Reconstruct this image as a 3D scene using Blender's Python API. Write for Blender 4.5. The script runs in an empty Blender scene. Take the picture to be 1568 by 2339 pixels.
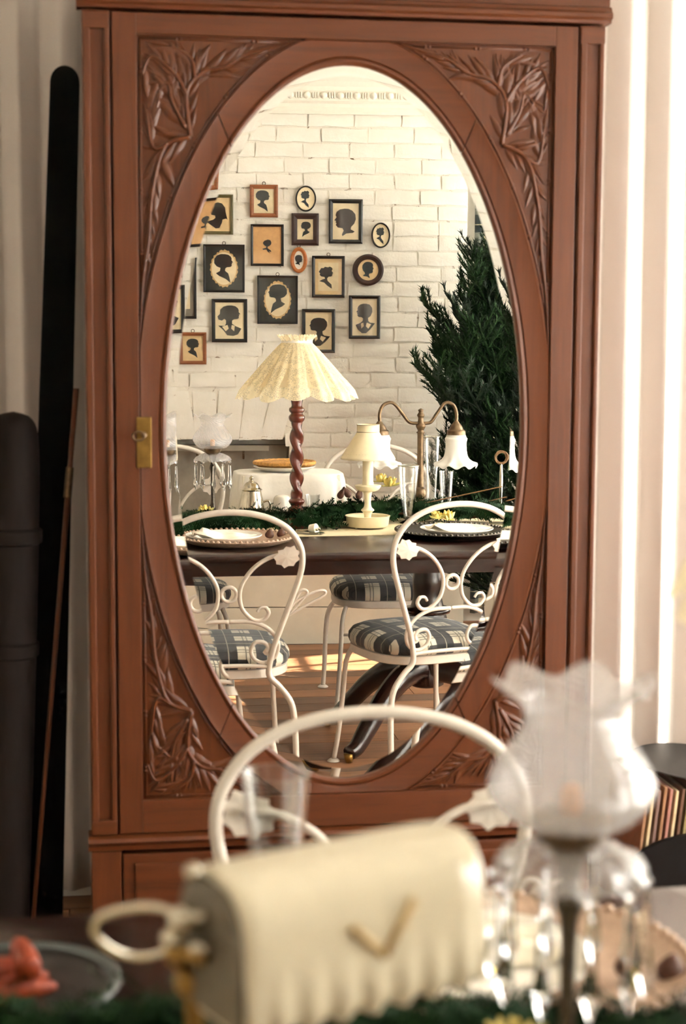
import bpy, bmesh, math, random
from math import sin, cos, pi, radians, sqrt, atan2
from mathutils import Vector, Matrix
from mathutils.geometry import tessellate_polygon

# ------------------------------------------------------------------ camera
SC = bpy.context.scene
COL = SC.collection
FPX = 3731.14
CX, CY, CZ = -0.4816, -3.3863, 1.3967
YAW, PITCH, ROLL = 0.1461, 0.1084, 0.0047
FW = Vector((sin(YAW)*cos(PITCH), cos(YAW)*cos(PITCH), -sin(PITCH)))
_r = Vector((cos(YAW), -sin(YAW), 0.0))
_u = _r.cross(FW)
RT = _r*cos(ROLL) + _u*sin(ROLL)
UP = _u*cos(ROLL) - _r*sin(ROLL)
cam = bpy.data.cameras.new('camera')
camo = bpy.data.objects.new('camera', cam)
COL.objects.link(camo)
m = Matrix((RT, UP, -FW)).transposed().to_4x4()
m.translation = Vector((CX, CY, CZ))
camo.matrix_world = m
cam.sensor_fit = 'VERTICAL'
cam.sensor_height = 36.0
cam.sensor_width = 24.0
cam.lens = 36.0*FPX/2339.0
cam.clip_start = 0.02
cam.dof.use_dof = True
cam.dof.focus_distance = 6.2
cam.dof.aperture_fstop = 5.0
SC.camera = camo

# ------------------------------------------------------------------ light
SC.view_settings.view_transform = 'Standard'
SC.view_settings.look = 'None'
SC.view_settings.gamma = 1.0
SC.view_settings.use_curve_mapping = False
SC.view_settings.exposure = 0.62
W = bpy.data.worlds.new('sky')
SC.world = W
W.use_nodes = True
bg = W.node_tree.nodes['Background']
bg.inputs['Color'].default_value = (0.93, 0.97, 1.0, 1)
bg.inputs['Strength'].default_value = 13.0

def add_light(name, kind, loc, direction, **kw):
    l = bpy.data.lights.new(name, kind)
    o = bpy.data.objects.new(name, l)
    COL.objects.link(o)
    o.location = loc
    o.rotation_euler = Vector(direction).to_track_quat('-Z', 'Y').to_euler()
    for k, v in kw.items():
        if k == 'portal':
            l.cycles.is_portal = v
        else:
            setattr(l, k, v)
    return o

SUN_DIR = Vector((-0.92, 0.30, -0.75))
add_light('sun_offscreen', 'SUN', (7, -3.5, 6), SUN_DIR, energy=26.0, angle=0.012, color=(1.0, 0.93, 0.82))
# sky portals standing in the window openings (they guide the sky's light, they emit nothing)
XE, XW, YN = 2.0, -2.1, 0.62
add_light('sky_window_small_offscreen', 'AREA', (XE+0.02, -3.93, 1.4), (-1, 0, 0), shape='RECTANGLE', size=0.44, size_y=0.8, portal=True)
add_light('sky_window_wardrobe_offscreen', 'AREA', (XE+0.02, -0.64, 1.3), (-1, 0, 0), shape='RECTANGLE', size=1.72, size_y=1.7, portal=True)
add_light('sky_added_window_offscreen', 'AREA', (XE+0.02, -2.6, 1.45), (-1, 0, 0), shape='RECTANGLE', size=1.5, size_y=1.6, portal=True)  # portal for the added window beside the tree

# ------------------------------------------------------------------ pixel helpers
MC = Vector((CX, -CY, CZ))
def _ray(px, py):
    return FW + RT*((px-784.0)/FPX) - UP*((py-1169.5)/FPX)
def seen_z(px, py, z):
    """real point at height z whose reflection shows at this pixel"""
    d = _ray(px, py); d = Vector((d.x, -d.y, d.z))
    return MC + d*((z-CZ)/d.z)
def seen_y(px, py, y):
    d = _ray(px, py); d = Vector((d.x, -d.y, d.z))
    return MC + d*((y-MC.y)/d.y)
def direct_z(px, py, z):
    d = _ray(px, py)
    return Vector((CX, CY, CZ)) + d*((z-CZ)/d.z)
WALL_A = radians(4.0)
WALL_P = Vector((0.46, -3.87, 0))
WT = Vector((cos(WALL_A), sin(WALL_A), 0)); WN = Vector((-sin(WALL_A), cos(WALL_A), 0))
def seen_wall(px, py):
    """wall coordinates (u, z) on the brick wall for a reflected pixel"""
    d = _ray(px, py); d = Vector((d.x, -d.y, d.z))
    t = (WALL_P-MC).dot(WN)/d.dot(WN)
    p = MC + d*t
    return (p-WALL_P).dot(WT), p.z

# ------------------------------------------------------------------ materials
def lin(c):
    def f(v):
        v /= 255.0
        return v/12.92 if v <= 0.04045 else ((v+0.055)/1.055)**2.4
    return (f(c[0]), f(c[1]), f(c[2]), 1.0)

class N:
    def __init__(s, name):
        s.m = bpy.data.materials.new(name); s.m.use_nodes = True
        s.t = s.m.node_tree; s.b = s.t.nodes['Principled BSDF']; s.o = s.t.nodes['Material Output']
        s._tc = None
    def n(s, kind, **kw):
        x = s.t.nodes.new(kind)
        for k, v in kw.items():
            if k.startswith('i_'):
                key = k[2:]
                key = int(key) if key.isdigit() else key.replace('_', ' ')
                s.set(x.inputs[key], v)
            else:
                setattr(x, k, v)
        return x
    def set(s, sock, v):
        if hasattr(v, 'node'):
            s.t.links.new(v, sock)
        elif hasattr(v, 'outputs'):
            s.t.links.new(v.outputs[0], sock)
        else:
            sock.default_value = v
    def tc(s, out='Object'):
        if s._tc is None:
            s._tc = s.t.nodes.new('ShaderNodeTexCoord')
        return s._tc.outputs[out]
    def mapping(s, scale=(1, 1, 1), out='Object'):
        return s.n('ShaderNodeMapping', i_Vector=s.tc(out), i_Scale=scale).outputs[0]
    def math(s, op, a, b=0.0, clamp=False):
        x = s.n('ShaderNodeMath', operation=op, use_clamp=clamp)
        s.set(x.inputs[0], a); s.set(x.inputs[1], b)
        return x.outputs[0]
    def mix(s, f, a, b, kind='MIX'):
        x = s.n('ShaderNodeMix', data_type='RGBA', blend_type=kind)
        s.set(x.inputs[0], f); s.set(x.inputs[6], a); s.set(x.inputs[7], b)
        return x.outputs[2]
    def noise(s, scale, detail=4, rough=0.55, vec=None, dist=0.0):
        x = s.n('ShaderNodeTexNoise', i_Scale=scale, i_Detail=detail, i_Roughness=rough, i_Distortion=dist)
        s.set(x.inputs['Vector'], vec if vec is not None else s.tc())
        return x.outputs['Fac']
    def ramp(s, fac, stops):
        x = s.n('ShaderNodeValToRGB')
        e = x.color_ramp.elements
        while len(e) < len(stops): e.new(0.5)
        for el, (p, c) in zip(e, stops):
            el.position = p; el.color = c if len(c) == 4 else (*c, 1)
        s.set(x.inputs[0], fac)
        return x.outputs[0]
    def bump(s, h, strength=0.3, dist=0.01):
        x = s.n('ShaderNodeBump', i_Strength=strength, i_Distance=dist)
        s.set(x.inputs['Height'], h)
        s.t.links.new(x.outputs[0], s.b.inputs['Normal'])
        return x.outputs[0]
    def base(s, c): s.set(s.b.inputs['Base Color'], c)
    def p(s, **kw):
        for k, v in kw.items(): s.set(s.b.inputs[k.replace('_', ' ')], v)
        return s

MATS = {}
def plain(name, rgb, rough=0.5, metal=0.0, var=0.12, scale=30, bump=0.0, **kw):
    s = N(name)
    c = lin(rgb)
    nz = s.noise(scale, 3)
    dark = tuple(v*(1-var) for v in c[:3])+(1,); lite = tuple(min(1, v*(1+var*0.6)) for v in c[:3])+(1,)
    s.base(s.ramp(nz, [(0.3, dark), (0.7, lite)]))
    s.p(Roughness=rough, Metallic=metal, **kw)
    if bump: s.bump(s.noise(scale*3, 3), bump, 0.004)
    MATS[name] = s.m
    return s.m

def wood(name, rgb, axis='z', rough=0.45, var=0.35, coat=0.06, scale=1.0):
    s = N(name)
    sc = {'z': (22, 22, 1.2), 'x': (1.2, 22, 22), 'y': (22, 1.2, 22)}[axis]
    v = s.mapping(tuple(q*scale for q in sc))
    a = s.noise(2.2, 6, 0.6, v, 0.6)
    b = s.noise(9.0, 4, 0.6, v)
    f = s.math('ADD', s.math('MULTIPLY', a, 0.7), s.math('MULTIPLY', b, 0.3))
    c = lin(rgb)
    dk = tuple(q*(1-var) for q in c[:3])+(1,); lt = tuple(min(1, q*(1+var*0.7)) for q in c[:3])+(1,)
    s.base(s.ramp(f, [(0.30, dk), (0.5, c), (0.72, lt)]))
    s.p(Roughness=rough, Coat_Weight=coat, Coat_Roughness=0.25, Specular_IOR_Level=0.35 if rough < 0.7 else 0.15)
    s.bump(f, 0.12, 0.002)
    MATS[name] = s.m
    return s.m

WOODC = (86, 43, 17)
for ax in 'xyz': wood('walnut_'+ax, WOODC, ax)
wood('carved', (84, 42, 17), 'z', rough=0.36, coat=0.15)
wood('mahogany', (40, 18, 13), 'x', rough=0.22, var=0.4, coat=0.6)
wood('mahogany_z', (34, 16, 12), 'z', rough=0.25, var=0.4, coat=0.6)
wood('twist_wood', (92, 40, 28), 'z', rough=0.25, var=0.3, coat=0.7)
wood('frame_brown', (140, 84, 50), 'x', rough=0.5, scale=4)
wood('frame_amber', (176, 104, 52), 'x', rough=0.4, scale=4)
wood('frame_dark', (52, 30, 26), 'x', rough=0.4, scale=4)
wood('floor_board', (150, 104, 72), 'x', rough=0.5, var=0.4, coat=0.1, scale=0.8)
wood('case_leather', (20, 12, 9), 'z', rough=0.75, coat=0.0)
wood('cane', (90, 48, 28), 'z', rough=0.4)
wood('rack_wood', (13, 10, 10), 'z', rough=0.75, coat=0)
wood('bark', (88, 58, 38), 'z', rough=0.8, coat=0)
plain('black_frame', (10, 11, 13), 0.35, var=0.2)
plain('olive_frame', (92, 84, 48), 0.45)
plain('paper_tan', (240, 210, 160), 0.75, var=0.1, scale=60)
plain('paper_orange', (228, 180, 124), 0.75, var=0.1, scale=60)
plain('paper_cream', (248, 230, 192), 0.75, var=0.08, scale=60)
plain('paper_edge', (216, 180, 126), 0.75, var=0.08, scale=60)
plain('mat_green', (30, 38, 37), 0.6, var=0.35, scale=160)
plain('silhouette_ink', (12, 14, 16), 0.5, var=0.3, scale=90)
plain('silhouette_grey', (38, 46, 48), 0.5, var=0.2, scale=90)
plain('white_iron', (214, 204, 190), 0.38, var=0.06, scale=40)
plain('brass', (150, 118, 62), 0.35, 0.9, var=0.3, scale=40)
plain('old_brass', (112, 92, 70), 0.4, 0.8, var=0.35, scale=60)
plain('silver', (206, 198, 180), 0.18, 1.0, var=0.15, scale=40)
plain('dark_silver', (90, 84, 76), 0.28, 0.95, var=0.4, scale=120, bump=0.3)
plain('cream_paint', (232, 218, 182), 0.42, var=0.06)
plain('cream_line', (120, 104, 76), 0.5)
plain('cloth_white', (238, 232, 222), 0.85, var=0.04, bump=0.15, Sheen_Weight=0.3)
plain('cloth_napkin', (240, 230, 208), 0.85, var=0.05, bump=0.15, Sheen_Weight=0.3)
plain('cloth_runner', (214, 198, 162), 0.9, var=0.12, scale=80, bump=0.3)
plain('porcelain', (236, 230, 218), 0.2, var=0.04)
plain('charger_tan', (188, 158, 134), 0.5, var=0.2, scale=60)
plain('yellow_petal', (232, 210, 120), 0.6, var=0.15)
plain('pale_leaf', (200, 196, 120), 0.6, var=0.15)
plain('fig_brown', (88, 54, 40), 0.6, var=0.35, scale=120)
plain('crust', (206, 150, 78), 0.6, var=0.4, scale=70, bump=0.6)
plain('carrot', (150, 54, 10), 0.5, var=0.35, scale=60)
plain('ceiling_paint', (226, 220, 208), 0.7, var=0.03)
plain('wall_paint', (226, 220, 208), 0.8, var=0.04, bump=0.1)
plain('board_paint', (232, 226, 208), 0.55, var=0.05, scale=14, bump=0.1)
plain('stucco', (236, 230, 216), 0.6, var=0.03, scale=60)
plain('grey_panel', (150, 144, 130), 0.7, var=0.2, scale=12)
plain('black_board', (5, 6, 7), 0.9, Specular_IOR_Level=0.15, var=0.2)
plain('pewter', (120, 112, 96), 0.42, 0.6, var=0.2)
plain('champagne', (230, 219, 192), 0.28, 0.0, var=0.05, Coat_Weight=0.4)
plain('v_mark_tan', (206, 178, 126), 0.5)
plain('candle_wax', (228, 160, 90), 0.5, Subsurface_Weight=0.0)
plain('brown_tray', (140, 96, 66), 0.5)
plain('record_vinyl', (10, 10, 10), 0.55)
for i, c in enumerate([(150, 110, 80), (196, 176, 140), (96, 66, 50), (170, 150, 96), (120, 92, 84), (214, 204, 192), (58, 46, 42), (160, 112, 100), (140, 124, 84)]):
    plain('sleeve_%d' % i, c, 0.6, var=0.15)
plain('needle', (32, 60, 27), 0.7, var=0.35, scale=8, Specular_IOR_Level=0.25)
plain('needle_dark', (24, 48, 26), 0.55, var=0.35, scale=10)
plain('cedar', (25, 54, 25), 0.8, var=0.4, scale=14, Specular_IOR_Level=0.15)
plain('twig', (120, 88, 56), 0.7)
plain('plaster_white', (236, 231, 220), 0.7, var=0.03)
plain('ribbon', (246, 242, 232), 0.5)

def brick_paint():
    s = N('brick_paint')
    big = s.noise(5, 3); fine = s.noise(38, 5, 0.62)
    chips = s.noise(17, 5, 0.7, dist=1.5)
    base = s.ramp(big, [(0.35, lin((232, 226, 213))), (0.65, lin((243, 239, 230)))])
    mask = s.ramp(chips, [(0.29, (1, 1, 1)), (0.335, (0, 0, 0))])
    s.base(s.mix(mask, base, lin((168, 140, 104))))
    h = s.math('ADD', s.math('MULTIPLY', fine, 0.5), s.math('MULTIPLY', s.noise(90, 3), 0.25))
    s.bump(h, 0.55, 0.006)
    s.p(Roughness=0.6)
    MATS['brick_paint'] = s.m
brick_paint()
def mortar():
    s = N('mortar_paint')
    chips = s.noise(14, 6, 0.7, dist=1.0)
    mask = s.ramp(chips, [(0.33, (1, 1, 1)), (0.40, (0, 0, 0))])
    s.base(s.mix(mask, lin((234, 228, 215)), lin((120, 92, 62))))
    s.bump(s.noise(60, 4), 0.6, 0.006); s.p(Roughness=0.75)
    MATS['mortar_paint'] = s.m
mortar()

def plaid(name, period, cream, dark, grey, out='Object', translucent=False):
    s = N(name)
    sep = s.n('ShaderNodeSeparateXYZ', i_0=s.tc(out))
    def bands(ax):
        fr = s.math('FRACT', s.math('ADD', s.math('DIVIDE', sep.outputs[ax], period), 10.25))
        wide = s.math('LESS_THAN', fr, 0.52)
        l1 = s.math('LESS_THAN', s.math('ABSOLUTE', s.math('SUBTRACT', fr, 0.68)), 0.016)
        l2 = s.math('LESS_THAN', s.math('ABSOLUTE', s.math('SUBTRACT', fr, 0.78)), 0.016)
        l3 = s.math('LESS_THAN', s.math('ABSOLUTE', s.math('SUBTRACT', fr, 0.23)), 0.012)
        return wide, s.math('ADD', l1, l2), l3
    wx, lx, tx = bands(0); wy, ly, ty = bands(2 if translucent else 1)
    tot = s.math('MULTIPLY', s.math('ADD', wx, wy), 0.5)
    c = s.ramp(tot, [(0.0, lin(cream)), (0.5, lin(grey)), (1.0, lin(dark))])
    c = s.mix(s.math('MULTIPLY', s.math('ADD', lx, ly, True), 0.75), c, lin(dark))
    c = s.mix(s.math('MULTIPLY', s.math('ADD', tx, ty, True), 0.6), c, lin(cream))
    weave = s.noise(700, 2)
    c = s.mix(0.25, c, s.ramp(weave, [(0.3, (0, 0, 0)), (0.7, (1, 1, 1))]), 'SOFT_LIGHT')
    s.base(c); s.p(Roughness=0.9, Sheen_Weight=0.2)
    s.bump(weave, 0.2, 0.002)
    MATS[name] = s.m
plaid('plaid_seat', 0.115, (206, 198, 178), (5, 7, 11), (48, 48, 49))
plaid('plaid_curtain', 0.16, (214, 200, 164), (30, 40, 40), (112, 114, 104), translucent=True)

def thin_glass(name, tint=(0.97, 0.975, 0.97), milk=0.0, milk_col=(0.9, 0.88, 0.9), rough=0.04, edge=1.0, bumpy=0):
    s = N(name)
    tr = s.n('ShaderNodeBsdfTransparent', i_Color=(*tint, 1))
    gl = s.n('ShaderNodeBsdfGlossy', i_Roughness=rough)
    lw = s.n('ShaderNodeLayerWeight', i_Blend=0.25)
    if bumpy:
        nz = s.n('ShaderNodeTexWave', i_Scale=bumpy, i_Distortion=1.0, bands_direction='DIAGONAL')
        s.set(nz.inputs['Vector'], s.tc())
        bp = s.n('ShaderNodeBump', i_Strength=0.6, i_Distance=0.004)
        s.set(bp.inputs['Height'], nz.outputs['Fac'])
        s.t.links.new(bp.outputs[0], gl.inputs['Normal']); s.t.links.new(bp.outputs[0], lw.inputs['Normal'])
    f = s.math('ADD', s.math('MULTIPLY', lw.outputs['Facing'], 0.55*edge), 0.05, True)
    mx = s.n('ShaderNodeMixShader'); s.set(mx.inputs[0], f)
    s.t.links.new(tr.outputs[0], mx.inputs[1]); s.t.links.new(gl.outputs[0], mx.inputs[2])
    out = mx.outputs[0]
    if milk:
        df = s.n('ShaderNodeBsdfDiffuse', i_Color=(*milk_col, 1)); tl = s.n('ShaderNodeBsdfTranslucent', i_Color=(*milk_col, 1))
        ad = s.n('ShaderNodeMixShader', i_0=0.5)
        s.t.links.new(df.outputs[0], ad.inputs[1]); s.t.links.new(tl.outputs[0], ad.inputs[2])
        m2 = s.n('ShaderNodeMixShader', i_0=milk)
        s.t.links.new(out, m2.inputs[1]); s.t.links.new(ad.outputs[0], m2.inputs[2])
        out = m2.outputs[0]
    s.t.links.new(out, s.o.inputs['Surface'])
    MATS[name] = s.m
thin_glass('glass_thin', edge=1.5)
thin_glass('glass_pane', (0.985, 0.985, 0.98), edge=0.35)
thin_glass('glass_ruffled', (0.97, 0.965, 0.97), milk=0.20, milk_col=(0.95, 0.93, 0.94), bumpy=60)
thin_glass('milk_glass', (0.9, 0.9, 0.9), milk=0.93, milk_col=(0.92, 0.90, 0.86), rough=0.2)
def crystal():
    s = N('crystal')
    s.base((1, 1, 1, 1)); s.p(Transmission_Weight=1.0, IOR=1.52, Roughness=0.0)
    MATS['crystal'] = s.m
crystal()
def mirror_mat():
    s = N('mirror_silver'); s.base((0.93, 0.925, 0.90, 1)); s.p(Metallic=1.0, Roughness=0.0)
    MATS['mirror_silver'] = s.m
mirror_mat()
def fabric(name, rgb, tl, transp=0.0, lace=False):
    s = N(name)
    c = lin(rgb)
    df = s.n('ShaderNodeBsdfDiffuse', i_Color=c); t = s.n('ShaderNodeBsdfTranslucent', i_Color=c)
    mx = s.n('ShaderNodeMixShader', i_0=tl)
    s.t.links.new(df.outputs[0], mx.inputs[1]); s.t.links.new(t.outputs[0], mx.inputs[2])
    out = mx.outputs[0]
    if lace:
        v = s.n('ShaderNodeTexVoronoi', i_Scale=150.0, feature='DISTANCE_TO_EDGE'); s.set(v.inputs['Vector'], s.tc())
        big = s.noise(40, 3)
        hole = s.math('MULTIPLY', s.math('GREATER_THAN', v.outputs[0], 0.10), s.math('MULTIPLY', s.math('GREATER_THAN', big, 0.46), 0.32))
        tr = s.n('ShaderNodeBsdfTransparent')
        m2 = s.n('ShaderNodeMixShader'); s.set(m2.inputs[0], hole)
        s.t.links.new(out, m2.inputs[1]); s.t.links.new(tr.outputs[0], m2.inputs[2]); out = m2.outputs[0]
    s.t.links.new(out, s.o.inputs['Surface'])
    MATS[name] = s.m
fabric('curtain_sheer', (206, 196, 187), 0.055)
fabric('sheer_bright', (252, 250, 247), 0.85)
fabric('lace', (240, 228, 196), 0.4, lace=True)
fabric('lining', (236, 222, 188), 0.5)

# ------------------------------------------------------------------ mesh helpers
def obj(name, bm, mat, parent=None, smooth=False, loc=None, rot=None):
    me = bpy.data.meshes.new(name)
    if isinstance(bm, bmesh.types.BMesh):
        bmesh.ops.recalc_face_normals(bm, faces=bm.faces[:])
        bm.to_mesh(me); bm.free()
    else:
        me.from_pydata(*bm); me.update()
    if smooth:
        for p in me.polygons: p.use_smooth = True
        if smooth == 'auto':
            try: me.set_sharp_from_angle(angle=radians(38))
            except Exception: pass
    me.materials.append(MATS[mat])
    return inst(name, me, parent, loc, rot)
def inst(name, me, parent=None, loc=None, rot=None, scale=None):
    o = bpy.data.objects.new(name, me); COL.objects.link(o)
    if parent is not None: o.parent = parent
    if loc is not None: o.location = loc
    if rot is not None: o.rotation_euler = rot
    if scale is not None: o.scale = scale
    return o
def thing(name, label, cat, loc=(0, 0, 0), rz=0.0, group=None):
    o = bpy.data.objects.new(name, None); COL.objects.link(o)
    o.empty_display_size = 0.05
    o.location = loc; o.rotation_euler = (0, 0, rz)
    return tag(o, label, cat, group)
def tag(o, label, cat, group=None):
    o['label'] = label; o['category'] = cat
    if group: o['group'] = group
    return o
def struct(o):
    o['kind'] = 'structure'; return o
def B(): return bmesh.new()
def box(bm, x0, x1, y0, y1, z0, z1, bev=0.0):
    r = bmesh.ops.create_cube(bm, size=1.0)
    vs = r['verts']
    for v in vs:
        v.co = Vector((x0+(v.co.x+0.5)*(x1-x0), y0+(v.co.y+0.5)*(y1-y0), z0+(v.co.z+0.5)*(z1-z0)))
    if bev:
        es = list({e for v in vs for e in v.link_edges})
        bmesh.ops.bevel(bm, geom=es, offset=bev, segments=2, affect='EDGES', profile=0.6)
    return bm
def frames(pts):
    n = len(pts); T = []
    for i in range(n):
        a = pts[max(i-1, 0)]; b = pts[min(i+1, n-1)]
        d = (b-a); T.append(d.normalized() if d.length > 1e-9 else Vector((0, 0, 1)))
    ref = Vector((0, 0, 1)) if abs(T[0].z) < 0.9 else Vector((1, 0, 0))
    nrm = (ref - T[0]*ref.dot(T[0])).normalized(); R = []
    for i in range(n):
        nrm = nrm - T[i]*nrm.dot(T[i])
        nrm = nrm.normalized() if nrm.length > 1e-6 else T[i].orthogonal().normalized()
        R.append((nrm.copy(), T[i].cross(nrm)))
    return T, R
def tube(bm, pts, r, seg=8, closed=False, cap=True):
    pts = [Vector(p) for p in pts]; n = len(pts)
    if closed:
        ext = [pts[-1]]+pts+[pts[0], pts[1]]
        T, R = frames(ext); R = R[1:n+1]
    else:
        T, R = frames(pts)
    rings = []
    for i, p in enumerate(pts):
        rr = r[i] if isinstance(r, (list, tuple)) else r
        a, b = R[i]
        rings.append([bm.verts.new(p + a*(cos(2*pi*k/seg)*rr) + b*(sin(2*pi*k/seg)*rr)) for k in range(seg)])
    pairs = list(zip(rings, rings[1:]))
    if closed: pairs.append((rings[-1], rings[0]))
    for A, Bq in pairs:
        for k in range(seg):
            try: bm.faces.new((A[k], A[(k+1) % seg], Bq[(k+1) % seg], Bq[k]))
            except ValueError: pass
    if cap and not closed:
        bm.faces.new(rings[0][::-1]); bm.faces.new(rings[-1])
    return bm
def spline(P, n=8):
    P = [Vector(p) for p in P]; out = []
    for i in range(len(P)-1):
        p0 = P[max(i-1, 0)]; p1 = P[i]; p2 = P[i+1]; p3 = P[min(i+2, len(P)-1)]
        for k in range(n):
            t = k/n
            out.append(0.5*((2*p1)+(p2-p0)*t+(2*p0-5*p1+4*p2-p3)*t*t+(3*p1-p0-3*p2+p3)*t**3))
    out.append(P[-1]); return out
def lathe(bm, prof, seg=32, fn=None, cx=0, cy=0, cap=True):
    rings = []
    for j, (r, z) in enumerate(prof):
        ring = []
        for k in range(seg):
            a = 2*pi*k/seg
            rr, zz = (r, z) if fn is None else fn(r, z, a, j)
            ring.append(bm.verts.new((cx+rr*cos(a), cy+rr*sin(a), zz)))
        rings.append(ring)
    for A, Bq in zip(rings, rings[1:]):
        for k in range(seg):
            bm.faces.new((A[k], A[(k+1) % seg], Bq[(k+1) % seg], Bq[k]))
    if cap:
        if prof[0][0] > 1e-5: bm.faces.new(rings[0][::-1])
        if prof[-1][0] > 1e-5: bm.faces.new(rings[-1])
    bmesh.ops.remove_doubles(bm, verts=bm.verts[:], dist=1e-6)
    return bm
def smooth_prof(prof, n=5):
    return [(max(p.x, 0.0), p.y) for p in spline([(r, z, 0) for r, z in prof], n)]
def prism(bm, pts2, y0, y1, to=lambda x, z, y: (x, y, z)):
    a = [bm.verts.new(to(x, z, y0)) for x, z in pts2]
    b = [bm.verts.new(to(x, z, y1)) for x, z in pts2]
    n = len(a)
    for t in tessellate_polygon([[Vector((x, z, 0)) for x, z in pts2]]):
        bm.faces.new([a[i] for i in t]); bm.faces.new([b[i] for i in t][::-1])
    for i in range(n):
        bm.faces.new((a[i], b[i], b[(i+1) % n], a[(i+1) % n]))
    return bm
def ring_frame(bm, outer, inner, y0, y1, lip=0.004):
    """closed frame ring in the xz plane; outer / inner point loops of equal count"""
    n = len(outer)
    ob = [bm.verts.new((x, y0, z)) for x, z in outer]; of = [bm.verts.new((x, y1-lip, z)) for x, z in outer]
    mid = [((o[0]*0.62+i[0]*0.38), (o[1]*0.62+i[1]*0.38)) for o, i in zip(outer, inner)]
    mf = [bm.verts.new((x, y1, z)) for x, z in mid]
    nf = [bm.verts.new((x, y1-lip*1.3, z)) for x, z in inner]; nb = [bm.verts.new((x, y0, z)) for x, z in inner]
    for A, Bq in ((ob, of), (of, mf), (mf, nf), (nf, nb), (nb, ob)):
        for i in range(n):
            j = (i+1) % n
            bm.faces.new((A[i], A[j], Bq[j], Bq[i]))
    return bm
def ellipse(a, b, n=40, cx=0, cz=0):
    return [(cx+a*cos(2*pi*i/n), cz+b*sin(2*pi*i/n)) for i in range(n)]
RND = random.Random(7)

# ------------------------------------------------------------------ room shell
ZC = 2.75
YS = -4.55
fl = struct(obj('floor', box(B(), XW-0.1, XE+0.1, YS, YN+0.1, -0.10, -0.026), 'bark'))
pw = 0.118
y = YS
row = 0
plank_me = []
for k in range(4):
    bmk = box(B(), 0, 1, 0.0015, pw-0.0015, -0.022, 0.0, 0.0)
    me = bpy.data.meshes.new('plank'); bmesh.ops.recalc_face_normals(bmk, faces=bmk.faces[:]); bmk.to_mesh(me); bmk.free()
    s = MATS['floor_board']
    if k:
        c = [(150, 104, 72), (128, 90, 64), (162, 114, 80), (116, 86, 66)][k]
        wood('floor_board_%d' % k, c, 'x', rough=0.5, var=0.4, coat=0.1, scale=0.8); s = MATS['floor_board_%d' % k]
    me.materials.append(s); plank_me.append(me)
while y < YN+0.05:
    xs = [XW, XW + RND.uniform(0.9, 1.9), XW + RND.uniform(2.6, 3.4), XE]
    for a, b in zip(xs, xs[1:]):
        inst('plank', RND.choice(plank_me), fl, (a+0.0015, y, RND.uniform(-0.0015, 0)), None, (b-a-0.003, 1, 1))
    y += pw; row += 1
struct(obj('ceiling', box(B(), XW-0.1, XE+0.1, YS-0.1, YN+0.1, ZC, ZC+0.1), 'ceiling_paint'))
struct(obj('wall_west', box(B(), XW-0.1, XW, YS-0.1, YN+0.1, -0.02, ZC), 'wall_paint'))

def wall_with_holes(name, u0, u1, z0, z1, holes, to, mat):
    """wall slab with rectangular openings (sorted along u, no overlap)"""
    bm = B(); cells = []
    u = u0
    for (a, b, c, d) in holes:
        cells.append((u, a, z0, z1)); cells.append((a, b, z0, c)); cells.append((a, b, d, z1)); u = b
    cells.append((u, u1, z0, z1))
    for (a, b, c, d) in cells:
        if b-a > 1e-4 and d-c > 1e-4: to(bm, a, b, c, d)
    return struct(obj(name, bm, mat))
wall_with_holes('wall_east', YS-0.1, YN+0.1, -0.02, ZC, [(-4.15, -3.71, 1.0, 1.8), (-3.35, -1.85, 0.65, 2.25), (-1.5, 0.22, 0.45, 2.15)],
                lambda bm, a, b, c, d: box(bm, XE, XE+0.14, a, b, c, d), 'wall_paint')
wall_with_holes('wall_north', XW-0.1, XE+0.14, -0.02, ZC, [(0.6, 1.9, 0.22, 2.42)],
                lambda bm, a, b, c, d: box(bm, a, b, YN, YN+0.14, c, d), 'wall_paint')
def window(n, u0, u1, z0, z1, depth_at, axis, cols=2, rows=3):
    bm = B(); w = 0.03
    def bx_(a, b, c, d, t0, t1):
        if axis == 'x': box(bm, depth_at+t0, depth_at+t1, a, b, c, d)
        else: box(bm, a, b, depth_at+t0, depth_at+t1, c, d)
    bx_(u0, u0+w, z0, z1, 0.05, 0.09); bx_(u1-w, u1, z0, z1, 0.05, 0.09)
    bx_(u0, u1, z0, z0+w, 0.05, 0.09); bx_(u0, u1, z1-w, z1, 0.05, 0.09)
    for i in range(1, cols):
        u = u0+(u1-u0)*i/cols; bx_(u-0.012, u+0.012, z0, z1, 0.055, 0.085)
    for i in range(1, rows):
        z = z0+(z1-z0)*i/rows; bx_(u0, u1, z-0.012, z+0.012, 0.055, 0.085)
    root = struct(obj('window_%d' % n, bm, 'plaster_white'))
    for i in range(cols):
        for j in range(rows):
            a = u0+(u1-u0)*i/cols; b = u0+(u1-u0)*(i+1)/cols; c = z0+(z1-z0)*j/rows; d = z0+(z1-z0)*(j+1)/rows
            p = B()
            if axis == 'x': box(p, depth_at+0.068, depth_at+0.071, a, b, c, d)
            else: box(p, a, b, depth_at+0.068, depth_at+0.071, c, d)
            obj('pane', p, 'glass_pane', root)
    return root
window(1, -4.15, -3.71, 1.0, 1.8, XE, 'x', 2, 2)
window(2, -1.5, 0.22, 0.45, 2.15, XE, 'x', 3, 2)
window(5, -3.35, -1.85, 0.65, 2.25, XE, 'x', 3, 2)  # added out-of-view window, put in to brighten the brick wall
window(3, 0.6, 1.9, 0.22, 2.42, YN, 'y', 1, 1)

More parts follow.
